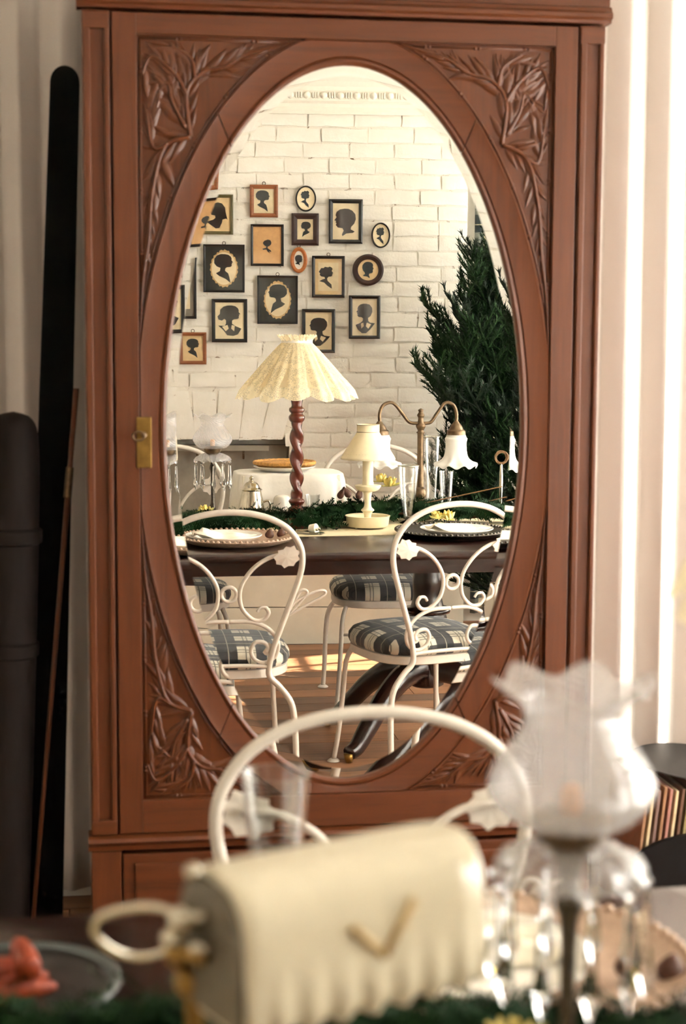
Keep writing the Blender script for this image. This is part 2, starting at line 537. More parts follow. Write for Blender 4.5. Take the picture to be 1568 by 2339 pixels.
# ---- brick wall (south): local x runs along the wall, local y points into the room
def seen_u(px, py): return seen_wall(px, py)[0]
ws = struct(thing('wall_south', 'x', 'x', WALL_P, WALL_A)); del ws['label']; del ws['category']
U0, U1 = -3.1, seen_u(1068, 600)
FP0, FP1 = seen_wall(330, 1000)[0], seen_wall(662, 1000)[0]
ZOP = seen_wall(600, 1006)[1]
ZSO = seen_wall(600, 893)[1]
ZB0 = 0.352
mb = B()
box(mb, U0, FP0, -0.16, -0.0105, -0.02, ZC); box(mb, FP1, U1, -0.16, -0.0105, -0.02, ZC)
box(mb, FP0, FP1, -0.16, -0.0105, ZOP+0.012, ZC); box(mb, FP0, FP1, -0.16, -0.0105, -0.02, 0.40)
box(mb, FP0, FP1, -0.30, -0.16, -0.02, ZOP+0.1)
obj('mortar', mb, 'mortar_paint', ws)
def brick_mesh(Lb, H, seed):
    r = random.Random(seed); bm = B()
    nx, nz = 5, 3
    g = []
    for j in range(nz+1):
        rw = []
        for i in range(nx+1):
            edge = (i in (0, nx)) + (j in (0, nz))
            x = (i/nx-0.5)*Lb; z = (j/nz-0.5)*H
            x += r.uniform(-1, 1)*(0.0028 if edge else 0.002); z += r.uniform(-1, 1)*0.0026
            yv = r.uniform(-0.0026, 0.0026) - 0.0034*(1 if edge == 1 else 0) - 0.0062*(1 if edge == 2 else 0)
            rw.append(bm.verts.new((x, yv, z)))
        g.append(rw)
    for j in range(nz):
        for i in range(nx): bm.faces.new((g[j][i], g[j][i+1], g[j+1][i+1], g[j+1][i]))
    per = g[0]+[g[j][nx] for j in range(1, nz+1)]+g[nz][::-1][1:]+[g[j][0] for j in range(nz-1, 0, -1)]
    bk = [bm.verts.new((v.co.x, -0.04, v.co.z)) for v in per]
    for i in range(len(per)):
        j = (i+1) % len(per); bm.faces.new((per[i], bk[i], bk[j], per[j]))
    me = bpy.data.meshes.new('brick'); bmesh.ops.recalc_face_normals(bm, faces=bm.faces[:]); bm.to_mesh(me); bm.free()
    for p in me.polygons: p.use_smooth = True
    try: me.set_sharp_from_angle(angle=radians(50))
    except Exception: pass
    me.materials.append(MATS['brick_paint']); return me
CH = 0.0672
Z_CORN = seen_wall(782, 262)[1]
full = [brick_mesh(0.198, CH-0.009, i) for i in range(6)]
UB0 = -0.98
nb = 0
zc = ZB0; k = 0
while zc < Z_CORN-0.01:
    off = RND.uniform(-0.02, 0.02) + (0.103 if k % 2 else 0.0)
    u = UB0 - off
    while u < U1-0.03:
        Lb = RND.choice([0.205, 0.205, 0.205, 0.21, 0.20, 0.108 if k % 4 == 2 else 0.205])
        e = min(u+Lb, U1)
        if U1-e < 0.05: e = U1
        uc, hh = (u+e)/2, CH
        inop = (FP0-0.01 < uc < FP1+0.01) and zc < ZSO-0.02 and zc+CH > 0.40
        if not inop:
            inst('brick', RND.choice(full), ws, (uc, RND.uniform(-0.003, 0.003), zc+CH/2+RND.uniform(-0.001, 0.001)),
                 (0, RND.uniform(-0.006, 0.006), 0), ((e-u-0.007)/0.198, 1, 1)); nb += 1
        u = e
    zc += CH; k += 1
# splayed soldier bricks of the fireplace arch
ns = 6
for i in range(ns):
    a0 = FP0+(FP1-FP0)*i/ns; a1 = FP0+(FP1-FP0)*(i+1)/ns
    sp = 0.10*((i+0.5)/ns-0.5)*2
    me = brick_mesh(a1-a0-0.006, ZSO-ZOP-0.006, 50+i)
    for v in me.vertices: v.co.x += (v.co.z/(ZSO-ZOP))*0.07*((i+0.5)/ns-0.5)*2
    inst('soldier_brick', me, ws, ((a0+a1)/2, RND.uniform(-0.002, 0.004), (ZOP+ZSO)/2 + RND.uniform(-0.004, 0.003)))
# boarded hearth and painted base boards
obj('hearth_panel', box(B(), FP0+0.01, FP1-0.01, -0.15, -0.11, 0.40, ZOP-0.028), 'grey_panel', ws)
for (a, b, c, d) in ((FP0+0.005, FP1-0.09, ZOP-0.05, ZOP-0.024), (FP0+0.005, FP1-0.02, 0.47, 0.50)):
    obj('hearth_rail', box(B(), a, b, -0.11, -0.03, c, d, 0.003), 'grey_panel', ws)
for q in (0.30, 0.62):
    uu = FP0+(FP1-FP0)*q+0.04
    bmq = B(); tube(bmq, spline([(uu, -0.09, ZOP-0.03), (uu, -0.05, ZOP-0.055), (uu, -0.06, ZOP-0.085)], 4), 0.006, 6)
    obj('iron_bracket', bmq, 'old_brass', ws)
for (c, d) in ((0.0, 0.169), (0.171, 0.345)):
    obj('base_board', box(B(), U0, U1, -0.008, 0.016, c, d-0.002, 0.002), 'board_paint', ws)
obj('base_cap', box(B(), U0, U1, -0.008, 0.022, 0.345, 0.356, 0.002), 'board_paint', ws)
# end return of the chimney breast and the alcove behind it
obj('wall_return', box(B(), U1-0.15, U1, -0.75, -0.009, -0.02, ZC), 'mortar_paint', ws)
def wpt(u, y, z=0.0): return WALL_P + WT*u + WN*y + Vector((0, 0, z))
aw = struct(thing('wall_alcove', 'x', 'x', WALL_P, WALL_A)); del aw['label']; del aw['category']
AD = -0.55
bm = B()
for (a, b, c, d) in ((U1-0.1, U1+0.42, -0.02, ZC), (U1+1.12, U1+1.3, -0.02, ZC), (U1+0.42, U1+1.12, -0.02, 0.85), (U1+0.42, U1+1.12, 2.1, ZC)):
    box(bm, a, b, AD-0.12, AD, c, d)
obj('alcove_plaster', bm, 'wall_paint', aw)
w4 = struct(thing('window_4', 'x', 'x', wpt(U1+0.42, AD), WALL_A)); del w4['label']; del w4['category']
bm = B()
for (a, b, c, d) in ((0, 0.03, 0.85, 2.1), (0.67, 0.7, 0.85, 2.1), (0, 0.7, 0.85, 0.88), (0, 0.7, 2.07, 2.1), (0, 0.7, 1.46, 1.49), (0.335, 0.365, 0.85, 2.1)):
    box(bm, a, b, -0.08, -0.04, c, d)
obj('window_frame', bm, 'plaster_white', w4)
for a in (0.03, 0.365):
    for c in (0.88, 1.49):
        obj('pane', box(B(), a, a+0.305, -0.062, -0.059, c, c+0.58), 'glass_pane', w4)
bm = B(); box(bm, XE-0.35, XE+0.14, YS-0.1, YS, -0.02, ZC); box(bm, XW-0.1, 1.0, YS-0.1, YS, -0.02, ZC)
struct(obj('wall_outer', bm, 'wall_paint'))
add_light('sky_window_alcove_offscreen', 'AREA', tuple(wpt(U1+0.77, AD-0.14, 1.475)), tuple(WN), shape='RECTANGLE', size=0.7, size_y=1.25, portal=True)

# plaster cornice with a run of egg mouldings
tr = struct(thing('trim_1', 'x', 'x', WALL_P, WALL_A)); del tr['label']; del tr['category']
prof = [(0.0, Z_CORN), (0.012, Z_CORN), (0.014, Z_CORN+0.012), (0.010, Z_CORN+0.03), (0.012, Z_CORN+0.045), (0.026, Z_CORN+0.055), (0.028, Z_CORN+0.10),
        (0.034, Z_CORN+0.115), (0.05, Z_CORN+0.135), (0.085, Z_CORN+0.165), (0.13, Z_CORN+0.185), (0.135, Z_CORN+0.21), (0.16, Z_CORN+0.225), (0.165, ZC), (0.0, ZC)]
bm = B(); prism(bm, prof, U0, U1, to=lambda yv, z, u: (u, yv, z))
obj('cornice_moulding', bm, 'stucco', tr, smooth=False)
egg = B(); lathe(egg, smooth_prof([(0.0001, -0.017), (0.013, -0.010), (0.0165, 0.001), (0.012, 0.012), (0.0001, 0.016)], 3), 12)
ego = obj('egg', egg, 'stucco', tr, smooth=True, loc=(-0.7, 0.029, Z_CORN+0.078))
dart = B(); box(dart, -0.0030, 0.0030, -0.004, 0.010, -0.013, 0.013, 0.001)
dme = None
u = -0.7; i = 0
while u < U1-0.02:
    if i: inst('egg', ego.data, tr, (u, 0.029, Z_CORN+0.078))
    for q in (0.026, 0.0365, 0.047):
        if dme is None:
            dd = obj('dart', dart, 'stucco', tr, loc=(u+q, 0.029, Z_CORN+0.078)); dme = dd.data
        else: inst('dart', dme, tr, (u+q, 0.029, Z_CORN+0.078))
    u += 0.073; i += 1

# ------------------------------------------------------------------ curtains
def curtain(name, label, x0, x1, yc, z0, z1, mat, folds, amp, seed, gather=None, sub=10):
    r = random.Random(seed)
    n = folds*sub; rows = 26
    ph = [r.uniform(-0.6, 0.6) for _ in range(folds+2)]
    am = [r.uniform(0.5, 1.25) for _ in range(folds+2)]
    V, F = [], []
    for j in range(rows+1):
        t = j/rows; z = z1+(z0-z1)*t
        for i in range(n+1):
            s_ = i/sub; f = int(min(s_, folds-1e-6)); fr = s_-f
            a = am[f]*(1-fr)+am[f+1]*fr; p = ph[f]*(1-fr)+ph[f+1]*fr
            x = x0+(x1-x0)*i/n
            if gather: x = gather(x, z)
            dy = amp*a*sin(2*pi*s_+p+0.5*sin(2.2*t+f))*(0.75+0.35*t)
            V.append((x+0.4*amp*sin(4*pi*s_+p)*0.5, yc+dy, z))
    for j in range(rows):
        for i in range(n):
            a = j*(n+1)+i; F.append((a, a+1, a+n+2, a+n+1))
    o = obj(name, (V, [], F), mat, None, smooth=True)
    md = o.modifiers.new('thickness', 'SOLIDIFY'); md.thickness = 0.002
    return tag(o, label, 'curtain')
curtain('white_curtain', 'bright white curtain in soft folds hanging right beside the wardrobe', 0.60, 1.90, 0.465, 0.03, 2.62, 'curtain_sheer', 13, 0.026, 3)
curtain('shaded_curtain', 'pale curtain hanging in shade behind the tall black board', -1.55, -0.46, 0.585, 0.03, 2.62, 'curtain_sheer', 12, 0.020, 5)
o = curtain('added_sheer', 'added unseen white sheer diffusing the sun at the window nearest the wardrobe', -1.56, 0.10, 0.0, 0.35, 2.4, 'sheer_bright', 12, 0.02, 8)  # added out of view to keep direct sun off the table and wardrobe
o.location = (XE-0.08, 0, 0); o.rotation_euler = (0, 0, radians(90))
o = curtain('added_sheer', 'second added unseen white sheer, diffusing the sun at the added window beside the spruce tree', -3.42, -1.78, 0.0, 0.5, 2.68, 'sheer_bright', 12, 0.02, 12)  # added out of view to spread the sun entering the extra window
o.location = (XE-0.06, 0, 0); o.rotation_euler = (0, 0, radians(90))
pc = curtain('plaid_curtain', 'plaid window curtain hanging behind the spruce tree', 0.0, 0.26, 0.0, 0.05, 2.2, 'plaid_curtain', 3, 0.02, 9)
pc.location = wpt(U1+0.108, AD+0.06); pc.rotation_euler = (0, 0, WALL_A)

# ------------------------------------------------------------------ wardrobe
WX = 0.022
wr = thing('wardrobe', 'carved brown wooden wardrobe with a large oval mirror in its door', 'wardrobe', (WX, 0.27, 0))
def L(y): return y-0.27          # world depth to wardrobe depth
XL, XR = -0.538, 0.540           # outer sides
DL, DR = -0.478, 0.481           # door edges
ZB, ZT = 0.351, 2.033
def wp(name, bm, mat, parent=wr, smooth=False): return obj(name, bm, mat, parent, smooth)
F0 = L(-0.02)
bm = B()
box(bm, XL+0.01, XL+0.03, L(0.0), L(0.55), 0.06, 2.2); box(bm, XR-0.03, XR-0.01, L(0.0), L(0.55), 0.06, 2.2)
box(bm, XL+0.01, XR-0.01, L(0.53), L(0.55), 0.06, 2.2)
wp('carcass', bm, 'walnut_z')
wp('inner_frame', box(B(), XL+0.03, XR-0.03, L(0.030), L(0.040), 0.10, 2.15), 'walnut_z')
for s_, a, b in ((-1, XL, DL-0.004), (1, DR+0.004, XR)):
    st = wp('stile', box(B(), a, b, L(-0.012), L(0.05), ZB-0.002, ZT+0.004, 0.002), 'walnut_z')
    w = b-a
    for c_, d_ in ((a+w*0.04, a+w*0.30), (b-w*0.22, b-w*0.03)):
        obj('stile_bead', box(B(), c_, d_, L(-0.020), L(-0.010), ZB+0.002, ZT-0.03, 0.003), 'walnut_z', st)
    for c_, d_ in ((ZT-0.034, ZT), (ZB, ZB+0.03)):
        obj('stile_cap', box(B(), a+w*0.02, b-w*0.02, L(-0.021), L(-0.010), c_, d_, 0.002), 'walnut_x', st)
# cornice
bm = B()
cp = [(L(0.02), 2.040), (L(-0.024), 2.040), (L(-0.026), 2.046), (L(-0.036), 2.050), (L(-0.036), 2.058), (L(-0.028), 2.064), (L(-0.024), 2.072), (L(-0.012), 2.076), (L(-0.012), 2.17),
      (L(-0.03), 2.18), (L(-0.06), 2.215), (L(-0.07), 2.235), (L(0.02), 2.235)]
prism(bm, cp, XL-0.010, XR+0.010, to=lambda yv, z, x: (x, yv, z))
wp('cornice', bm, 'walnut_x')
for i in range(15):
    x = -0.16+i*0.027
    bm = B(); box(bm, x, x+0.016, L(-0.020), L(-0.010), 2.088, 2.112, 0.004); wp('dentil', bm, 'carved')
# base mouldings and drawer
bm = B()
cp = [(L(0.03), ZB-0.003), (L(-0.014), ZB-0.003), (L(-0.03), ZB-0.007), (L(-0.034), ZB-0.014), (L(-0.026), ZB-0.020), (L(-0.018), ZB-0.026), (L(-0.016), ZB-0.036), (L(0.03), ZB-0.036)]
prism(bm, cp, XL-0.006, XR+0.006, to=lambda yv, z, x: (x, yv, z))
wp('base_moulding', bm, 'walnut_x')
for c_, d_ in ((XL, DL+0.002), (DR-0.002, XR)):
    wp('base_post', box(B(), c_, d_, L(-0.014), L(0.04), 0.06, ZB-0.038, 0.002), 'walnut_z')
dr = wp('drawer', box(B(), DL+0.006, DR-0.006, L(-0.013), L(0.3), 0.11, ZB-0.046, 0.003), 'walnut_x')
bm = B(); box(bm, DL+0.03, DR-0.03, L(-0.019), L(-0.011), 0.135, ZB-0.066, 0.004)
obj('drawer_panel', bm, 'walnut_x', dr)
bm = B(); box(bm, XL-0.006, XR+0.006, L(-0.03), L(0.55), 0.02, 0.10, 0.005)
wp('plinth', bm, 'walnut_x')
for x in (XL+0.05, XR-0.05):
    for yv in (0.03, 0.5):
        bm = B(); lathe(bm, smooth_prof([(0.02, 0.0), (0.035, 0.006), (0.04, 0.016), (0.03, 0.022)], 3), 16, cx=x, cy=L(yv)); wp('bun_foot', bm, 'walnut_z', smooth=True)
# door
dz = 1.197
EA, EB = 0.379, 0.750            # mirror oval
OA, OB = 0.439, 0.812            # outer oval of the carved corners
RX0, RX1, RZ0, RZ1 = -0.430, 0.434, 0.420, 1.992
door = thing('door', 'x', 'x'); del door['label']; del door['category']; door.parent = wr
ND = 288
def r_ell(a, b, th): return 1.0/sqrt((cos(th)/a)**2+(sin(th)/b)**2)
def r_rect(th, x0, x1, z0, z1):
    c, s_ = cos(th), sin(th); out = 1e9
    if c > 1e-9: out = min(out, x1/c)
    if c < -1e-9: out = min(out, x0/c)
    if s_ > 1e-9: out = min(out, (z1-dz)/s_)
    if s_ < -1e-9: out = min(out, (z0-dz)/s_)
    return out
def pt(th, r, y): return (r*cos(th), y, dz+r*sin(th))
joint = [atan2(0.63*s2, 0.262*s1) % (2*pi) for s1, s2 in ((1, 1), (-1, 1), (-1, -1), (1, -1))]
joint.sort()
corner = [atan2(q[1]-dz, q[0]) % (2*pi) for q in ((RX1, RZ1), (RX0, RZ1), (RX0, RZ0), (RX1, RZ0))]
def arc(a, b):
    n = max(8, int(ND*(b-a)/(2*pi)))
    return [a+(b-a)*i/n for i in range(n+1)]
for i in range(4):
    a = joint[i]; b = joint[(i+1) % 4]
    if b < a: b += 2*pi
    ths = arc(a+0.0016, b-0.0016); bm = B()
    prev = None
    for th in ths:
        re = r_ell(EA, EB, th); ro = min(r_ell(OA, OB, th), r_rect(th, RX0, RX1, RZ0, RZ1))
        ringv = [bm.verts.new(pt(th, re-0.004, L(0.004))), bm.verts.new(pt(th, re-0.004, L(-0.008))), bm.verts.new(pt(th, re+0.002, L(-0.013))),
                 bm.verts.new(pt(th, re+0.008, L(-0.012))), bm.verts.new(pt(th, re+0.0105, L(-0.008))), bm.verts.new(pt(th, re+0.013, L(-0.012))),
                 bm.verts.new(pt(th, max(re+0.016, ro-0.012), L(-0.014))), bm.verts.new(pt(th, max(re+0.018, ro-0.003), L(-0.016))),
                 bm.verts.new(pt(th, max(re+0.02, ro), L(-0.013))), bm.verts.new(pt(th, max(re+0.02, ro), L(0.004)))]
        if prev:
            for q in range(len(ringv)-1): bm.faces.new((prev[q], prev[q+1], ringv[q+1], ringv[q]))
        else: bm.faces.new(ringv)
        prev = ringv
    bm.faces.new(prev[::-1])
    obj('oval_rail', bm, 'walnut_z' if i % 2 else 'walnut_x', door, smooth='auto')
# flat door frame around the carved panel
bm = B()
for (a, b, mat) in (((DL, RX0, ZB, ZT), 0, 'walnut_z'), ((RX1, DR, ZB, ZT), 0, 'walnut_z'), ((RX0, RX1, RZ1, ZT), 0, 'walnut_x'), ((RX0, RX1, ZB, RZ0), 0, 'walnut_x')):
    obj('door_rail', box(B(), a[0], a[1], L(-0.018), L(0.006), a[2], a[3], 0.0015), mat, door)
# carved corners
def leaf_mesh(name, mat, wid=0.26, lift=0.16, curl=0.0, rows=6):
    V, Fc = [], []
    for i in range(rows+1):
        t = i/rows; w = wid*(sin(pi*min(1, t**0.75*0.98+0.02)))
        cx_ = curl*t*t
        V += [(cx_-w*0.5, 0, t), (cx_-w*0.28, -lift*0.55*sin(pi*t*0.9+0.15), t), (cx_, -lift*(0.35+0.65*sin(pi*t))*0.62, t), (cx_+w*0.28, -lift*0.8*sin(pi*t*0.9+0.15), t), (cx_+w*0.5, 0, t)]
    for i in range(rows):
        for q in range(4):
            a = i*5+q; Fc.append((a, a+1, a+6, a+5))
    me = bpy.data.meshes.new(name); me.from_pydata(V, [], Fc); me.update()
    for p in me.polygons: p.use_smooth = True
    me.materials.append(MATS[mat]); return me
leaves = [leaf_mesh('carved_leaf', 'carved', 0.24, 0.15, 0.0), leaf_mesh('carved_leaf', 'carved', 0.30, 0.14, 0.14), leaf_mesh('carved_leaf', 'carved', 0.30, 0.14, -0.14), leaf_mesh('carved_leaf', 'carved', 0.18, 0.16, 0.05)]
beadb = B(); bmesh.ops.create_icosphere(beadb, subdivisions=2, radius=0.0042)
bead_o = None
PY = L(-0.004)     # carved ground
def corner_panel(sx, sz):
    global bead_o
    th0 = atan2(((RZ1 if sz > 0 else RZ0)-dz), (RX1 if sx > 0 else RX0))
    # angular span in which the outer oval is inside the rectangle
    ths = [th0-1.2+2.4*i/240 for i in range(241)]
    inside = lambda t: r_ell(OA, OB, t) < r_rect(t, RX0, RX1, RZ0, RZ1)-0.0005
    sel = [th0]; st_ = 0.0075
    while inside(sel[-1]+st_): sel.append(sel[-1]+st_)
    sel = sel[::-1]
    while inside(sel[-1]-st_): sel.append(sel[-1]-st_)
    sel = sel[::-1]
    bm = B(); prev = None
    for t in sel:
        a = bm.verts.new(pt(t, r_ell(OA, OB, t), PY)); b = bm.verts.new(pt(t, r_rect(t, RX0, RX1, RZ0, RZ1), PY))
        if prev: bm.faces.new((prev[0], prev[1], b, a))
        prev = (a, b)
    pn = obj('carved_panel', bm, 'carved', door)
    md = pn.modifiers.new('thickness', 'SOLIDIFY'); md.thickness = 0.004; md.offset = 0
    # beaded border
    cxn, czn = (RX1 if sx > 0 else RX0), (RZ1 if sz > 0 else RZ0)
    ins = 0.007
    e1 = [pt(t, r_ell(OA, OB, t)+0.007, PY-0.003) for t in sel[3:-3]]
    tA, tB = sel[0], sel[-1]
    def rp(t): r_ = r_rect(t, RX0, RX1, RZ0, RZ1)-0.004; return Vector(pt(t, r_, PY-0.003))
    cn = Vector((cxn-sx*ins, PY-0.003, czn-sz*ins))
    pA, pB = rp(sel[3]), rp(sel[-4])
    for p_ in (pA, pB):
        if abs(abs(p_.x)-abs(cxn)) < 0.02: p_.x = cxn-sx*ins
        if abs(p_.z-czn) < 0.02: p_.z = czn-sz*ins
    paths = [[Vector(q) for q in e1], [cn, pA], [cn, pB]]
    bm = B()
    for P in paths: tube(bm, P, 0.0024, 6)
    obj('bead_rod', bm, 'carved', pn, smooth=True)
    for P in paths:
        Ls = [0.0]
        for q in range(1, len(P)): Ls.append(Ls[-1]+(P[q]-P[q-1]).length)
        tot = Ls[-1]; nb_ = max(2, int(tot/0.105))
        for q in range(nb_):
            for dd_ in (-0.0045, 0.0045):
                d_ = min(max(tot*(q+0.5)/nb_+dd_, 0), tot)
                for w_ in range(1, len(P)):
                    if Ls[w_] >= d_: break
                f_ = (d_-Ls[w_-1])/max(1e-6, Ls[w_]-Ls[w_-1]); c_ = P[w_-1].lerp(P[w_], f_)
                if bead_o is None: bead_o = obj('bead', beadb, 'carved', pn, smooth=True, loc=c_)
                else: inst('bead', bead_o.data, pn, c_)
    # stems run from the middle of the corner out to both tips of the panel
    ends = sorted((sel[0], sel[-1]), key=lambda t: -abs(sin(t)))
    def S(e, u_, f, h=0.0):
        t = th0+u_*(ends[e]-th0); r0 = r_ell(OA, OB, t); r1 = r_rect(t, RX0, RX1, RZ0, RZ1)
        return Vector(pt(t, r0+f*(r1-r0), PY-0.004-h))
    main = [(0.0, 0.10), (0.12, 0.40), (0.28, 0.52), (0.45, 0.45), (0.62, 0.55), (0.80, 0.48), (0.96, 0.5)]
    stems = [[(0, a, b) for a, b in main], [(1, a, b) for a, b in main],
             [(0, 0.12, 0.40), (0, 0.10, 0.62), (0, 0.02, 0.80), (1, 0.05, 0.90)],
             [(1, 0.10, 0.36), (1, 0.16, 0.62), (1, 0.10, 0.80)],
             [(0, 0.22, 0.50), (0, 0.24, 0.72), (0, 0.16, 0.90)],
             [(1, 0.0, 0.18), (1, 0.0, 0.40), (0, 0.03, 0.55), (1, 0.03, 0.62)]]
    bm = B()
    for s_ in stems:
        P = spline([S(e, a, b, 0.002) for e, a, b in s_], 6)
        n_ = len(P); tube(bm, P, [0.0050*(1-0.55*i/(n_-1)) for i in range(n_)], 6)
    obj('carved_stem', bm, 'carved', pn, smooth=True)
    rr = random.Random(int(sx*3+sz*5+40))
    for si, s_ in enumerate(stems):
        P = spline([S(e, a, b) for e, a, b in s_], 6)
        for i in range(1, len(P)-1, 2 if si < 2 else 2):
            d_ = (P[min(i+1, len(P)-1)]-P[i-1]).normalized()
            for sd in (-1, 1):
                frac = i/len(P)
                ang = atan2(d_.x, d_.z) + sd*rr.uniform(0.28, 0.70)
                ln = rr.uniform(0.055, 0.085)
                for _ in range(9):
                    tip = P[i]+Vector((sin(ang), 0, cos(ang)))*ln
                    rel = Vector((tip.x, tip.z-dz)); t_ = atan2(rel.y, rel.x)
                    if rel.length > r_ell(OA, OB, t_)+0.006 and RX0+0.009 < tip.x < RX1-0.009 and RZ0+0.009 < tip.z < RZ1-0.009: break
                    ln *= 0.85; ang -= sd*0.06
                if ln < 0.018: continue
                inst('carved_leaf', rr.choice(leaves), pn, P[i]+Vector((0, 0.003, 0)), (0, ang, 0), (ln*0.95, min(ln, 0.06)*1.05, ln))
for sx in (-1, 1):
    for sz in (1, -1): corner_panel(sx, sz)
# mirror with a bevelled rim
mir = obj('mirror', B(), 'mirror_silver', door)
bm = B()
IN = 0.024
n = 192
inner = [pt(2*pi*i/n, r_ell(EA-IN, EB-IN, 2*pi*i/n), L(0.0)) for i in range(n)]
bm.faces.new([bm.verts.new(p) for p in inner]); 
me = bpy.data.meshes.new('mirror'); bm.to_mesh(me); bm.free(); me.materials.append(MATS['mirror_silver']); mir.data = me
bm = B(); A_, B_ = [], []
for i in range(n):
    th = 2*pi*i/n
    A_.append(bm.verts.new(pt(th, r_ell(EA-IN, EB-IN, th), L(0.0)))); B_.append(bm.verts.new(pt(th, r_ell(EA, EB, th), L(-0.00085))))
for i in range(n):
    j = (i+1) % n; bm.faces.new((A_[i], A_[j], B_[j], B_[i]))
o = obj('mirror_bevel', bm, 'mirror_silver', mir, smooth=True)
# brass escutcheon with key
es = obj('escutcheon', box(B(), -0.436, -0.406, L(-0.0215), L(-0.017), 1.122, 1.226, 0.0015), 'brass', door)
bm = B(); tube(bm, [(-0.421, L(-0.019), 1.190), (-0.421, L(-0.034), 1.190)], 0.006, 12)
tube(bm, [(-0.421, L(-0.034), 1.190), (-0.421, L(-0.060), 1.190)], 0.0028, 8)
tube(bm, [Vector((-0.421+0.012*cos(t)-0.012, L(-0.062), 1.190+0.009*sin(t))) for t in [2*pi*i/16 for i in range(16)]], 0.002, 6, closed=True)
obj('key', bm, 'old_brass', es, smooth=True)

# ------------------------------------------------------------------ things beside the wardrobe
bm = B()
pts2 = []
for i in range(13):
    t = pi*i/12; pts2.append((0.031*cos(t), 1.93+0.035*sin(t)))
pts2 = [(0.046, 0.0)]+pts2+[(-0.046, 0.0)]
prism(bm, pts2, -0.008, 0.008)
o = tag(obj('tall_board', bm, 'black_board', None), 'tall narrow black board with a rounded top leaning beside the wardrobe', 'board')
o.location = (-0.632, 0.16, 0.0); o.rotation_euler = (radians(-2.0), radians(2.3), 0)
lc = thing('leather_case', 'tall dark brown leather case with a strap handle standing by the curtain', 'case', (-0.72, 0.07, 0), 0)
lc.rotation_euler = (0, radians(2.5), 0)
bm = B(); lathe(bm, smooth_prof([(0.001, 0.0), (0.055, 0.0), (0.062, 0.02), (0.062, 0.6), (0.060, 0.95), (0.055, 1.16), (0.040, 1.22), (0.001, 1.235)], 4), 24); obj('body', bm, 'case_leather', lc, smooth=True)
for z in (0.72, 0.96):
    bm = B(); lathe(bm, [(0.060, z), (0.067, z+0.004), (0.067, z+0.03), (0.060, z+0.034)], 24, cap=False); obj('band', bm, 'case_leather', lc, smooth='auto')
bm = B(); tube(bm, spline([(-0.062, -0.01, 0.97), (-0.085, -0.012, 0.93), (-0.090, -0.012, 0.86), (-0.082, -0.012, 0.79), (-0.062, -0.01, 0.75)], 6), 0.007, 8); obj('strap_handle', bm, 'case_leather', lc, smooth=True)
cn_ = thing('walking_cane', 'thin brown wooden cane with brass ferrule leaning on the black board', 'cane', (-0.655, 0.03, 0))
P0, P1 = Vector((0, 0, 0.004)), Vector((0.118, 0.09, 1.28))
bm = B(); tube(bm, [P0, P0.lerp(P1, 0.5), P1], [0.004, 0.005, 0.006], 8); obj('shaft', bm, 'cane', cn_, smooth=True)
bm = B(); tube(bm, [P0.lerp(P1, 0.82), P0.lerp(P1, 0.87)], 0.0085, 10); obj('collar', bm, 'old_brass', cn_, smooth='auto')

# record rack under the window
rk = thing('record_rack', 'dark rounded-front wooden rack holding records by the white curtain', 'rack', (0.90, 0.26, 0))
bm = B()
fp = [(-0.20, 0.02), (0.20, 0.02), (0.20, 0.18)] + [(0.20*cos(pi*i/16), 0.18+0.082*sin(pi*i/16)) for i in range(1, 16)] + [(-0.20, 0.18)]
prism(bm, fp, -0.155, -0.140); obj('front_panel', bm, 'rack_wood', rk)
bm = B(); prism(bm, fp, 0.140, 0.155); obj('back_panel', bm, 'rack_wood', rk)
obj('shelf_base', box(B(), -0.20, 0.20, -0.14, 0.14, 0.03, 0.05, 0.002), 'rack_wood', rk)
for x in (-0.19, 0.19):
    for yv in (-0.147, 0.147):
        bm = B(); box(bm, x-0.012, x+0.012, yv-0.006, yv+0.006, 0, 0.03); obj('foot', bm, 'rack_wood', rk)
smesh = {}
for i in range(24):
    x = 0.716+i*0.0143; ci = (0, 1, 4, 0, 7, 1, 2, 8, 4, 5, 2, 1, 7, 3, 6, 0, 4, 8, 1, 2, 5, 7, 0, 3)[i]
    lean = radians(6.0)
    h = RND.uniform(0.300, 0.315)
    if ci not in smesh:
        b_ = box(B(), -0.0028, 0.0028, -0.130, 0.125, 0, 0.31, 0.0012)
        me = bpy.data.meshes.new('record_sleeve'); bmesh.ops.recalc_face_normals(b_, faces=b_.faces[:]); b_.to_mesh(me); b_.free(); me.materials.append(MATS['sleeve_%d' % ci]); smesh[ci] = me
    o = inst('record_sleeve', smesh[ci], None, (x, 0.262, 0.053), (0, lean, 0), (1.2, 1, h/0.31))
    tag(o, ('brown', 'pale tan', 'dark brown', 'mustard', 'mauve-brown', 'off-white', 'blackish', 'dusty pink', 'olive')[ci] + ' record sleeve standing on edge in the dark rack', 'record sleeve', 'record sleeves in the rack')
o = obj('vinyl_record', B(), 'record_vinyl')
bm = B(); lathe(bm, [(0.0001, -0.0012), (0.148, -0.0012), (0.15, 0), (0.148, 0.0012), (0.0001, 0.0012)], 48)
me = bpy.data.meshes.new('vinyl_record'); bm.to_mesh(me); bm.free(); me.materials.append(MATS['record_vinyl']); o.data = me
o.location = (0.905, 0.262, 0.386); o.rotation_euler = (radians(3), radians(4), 0)
tag(o, 'black vinyl record lying flat on top of the record sleeves', 'record')

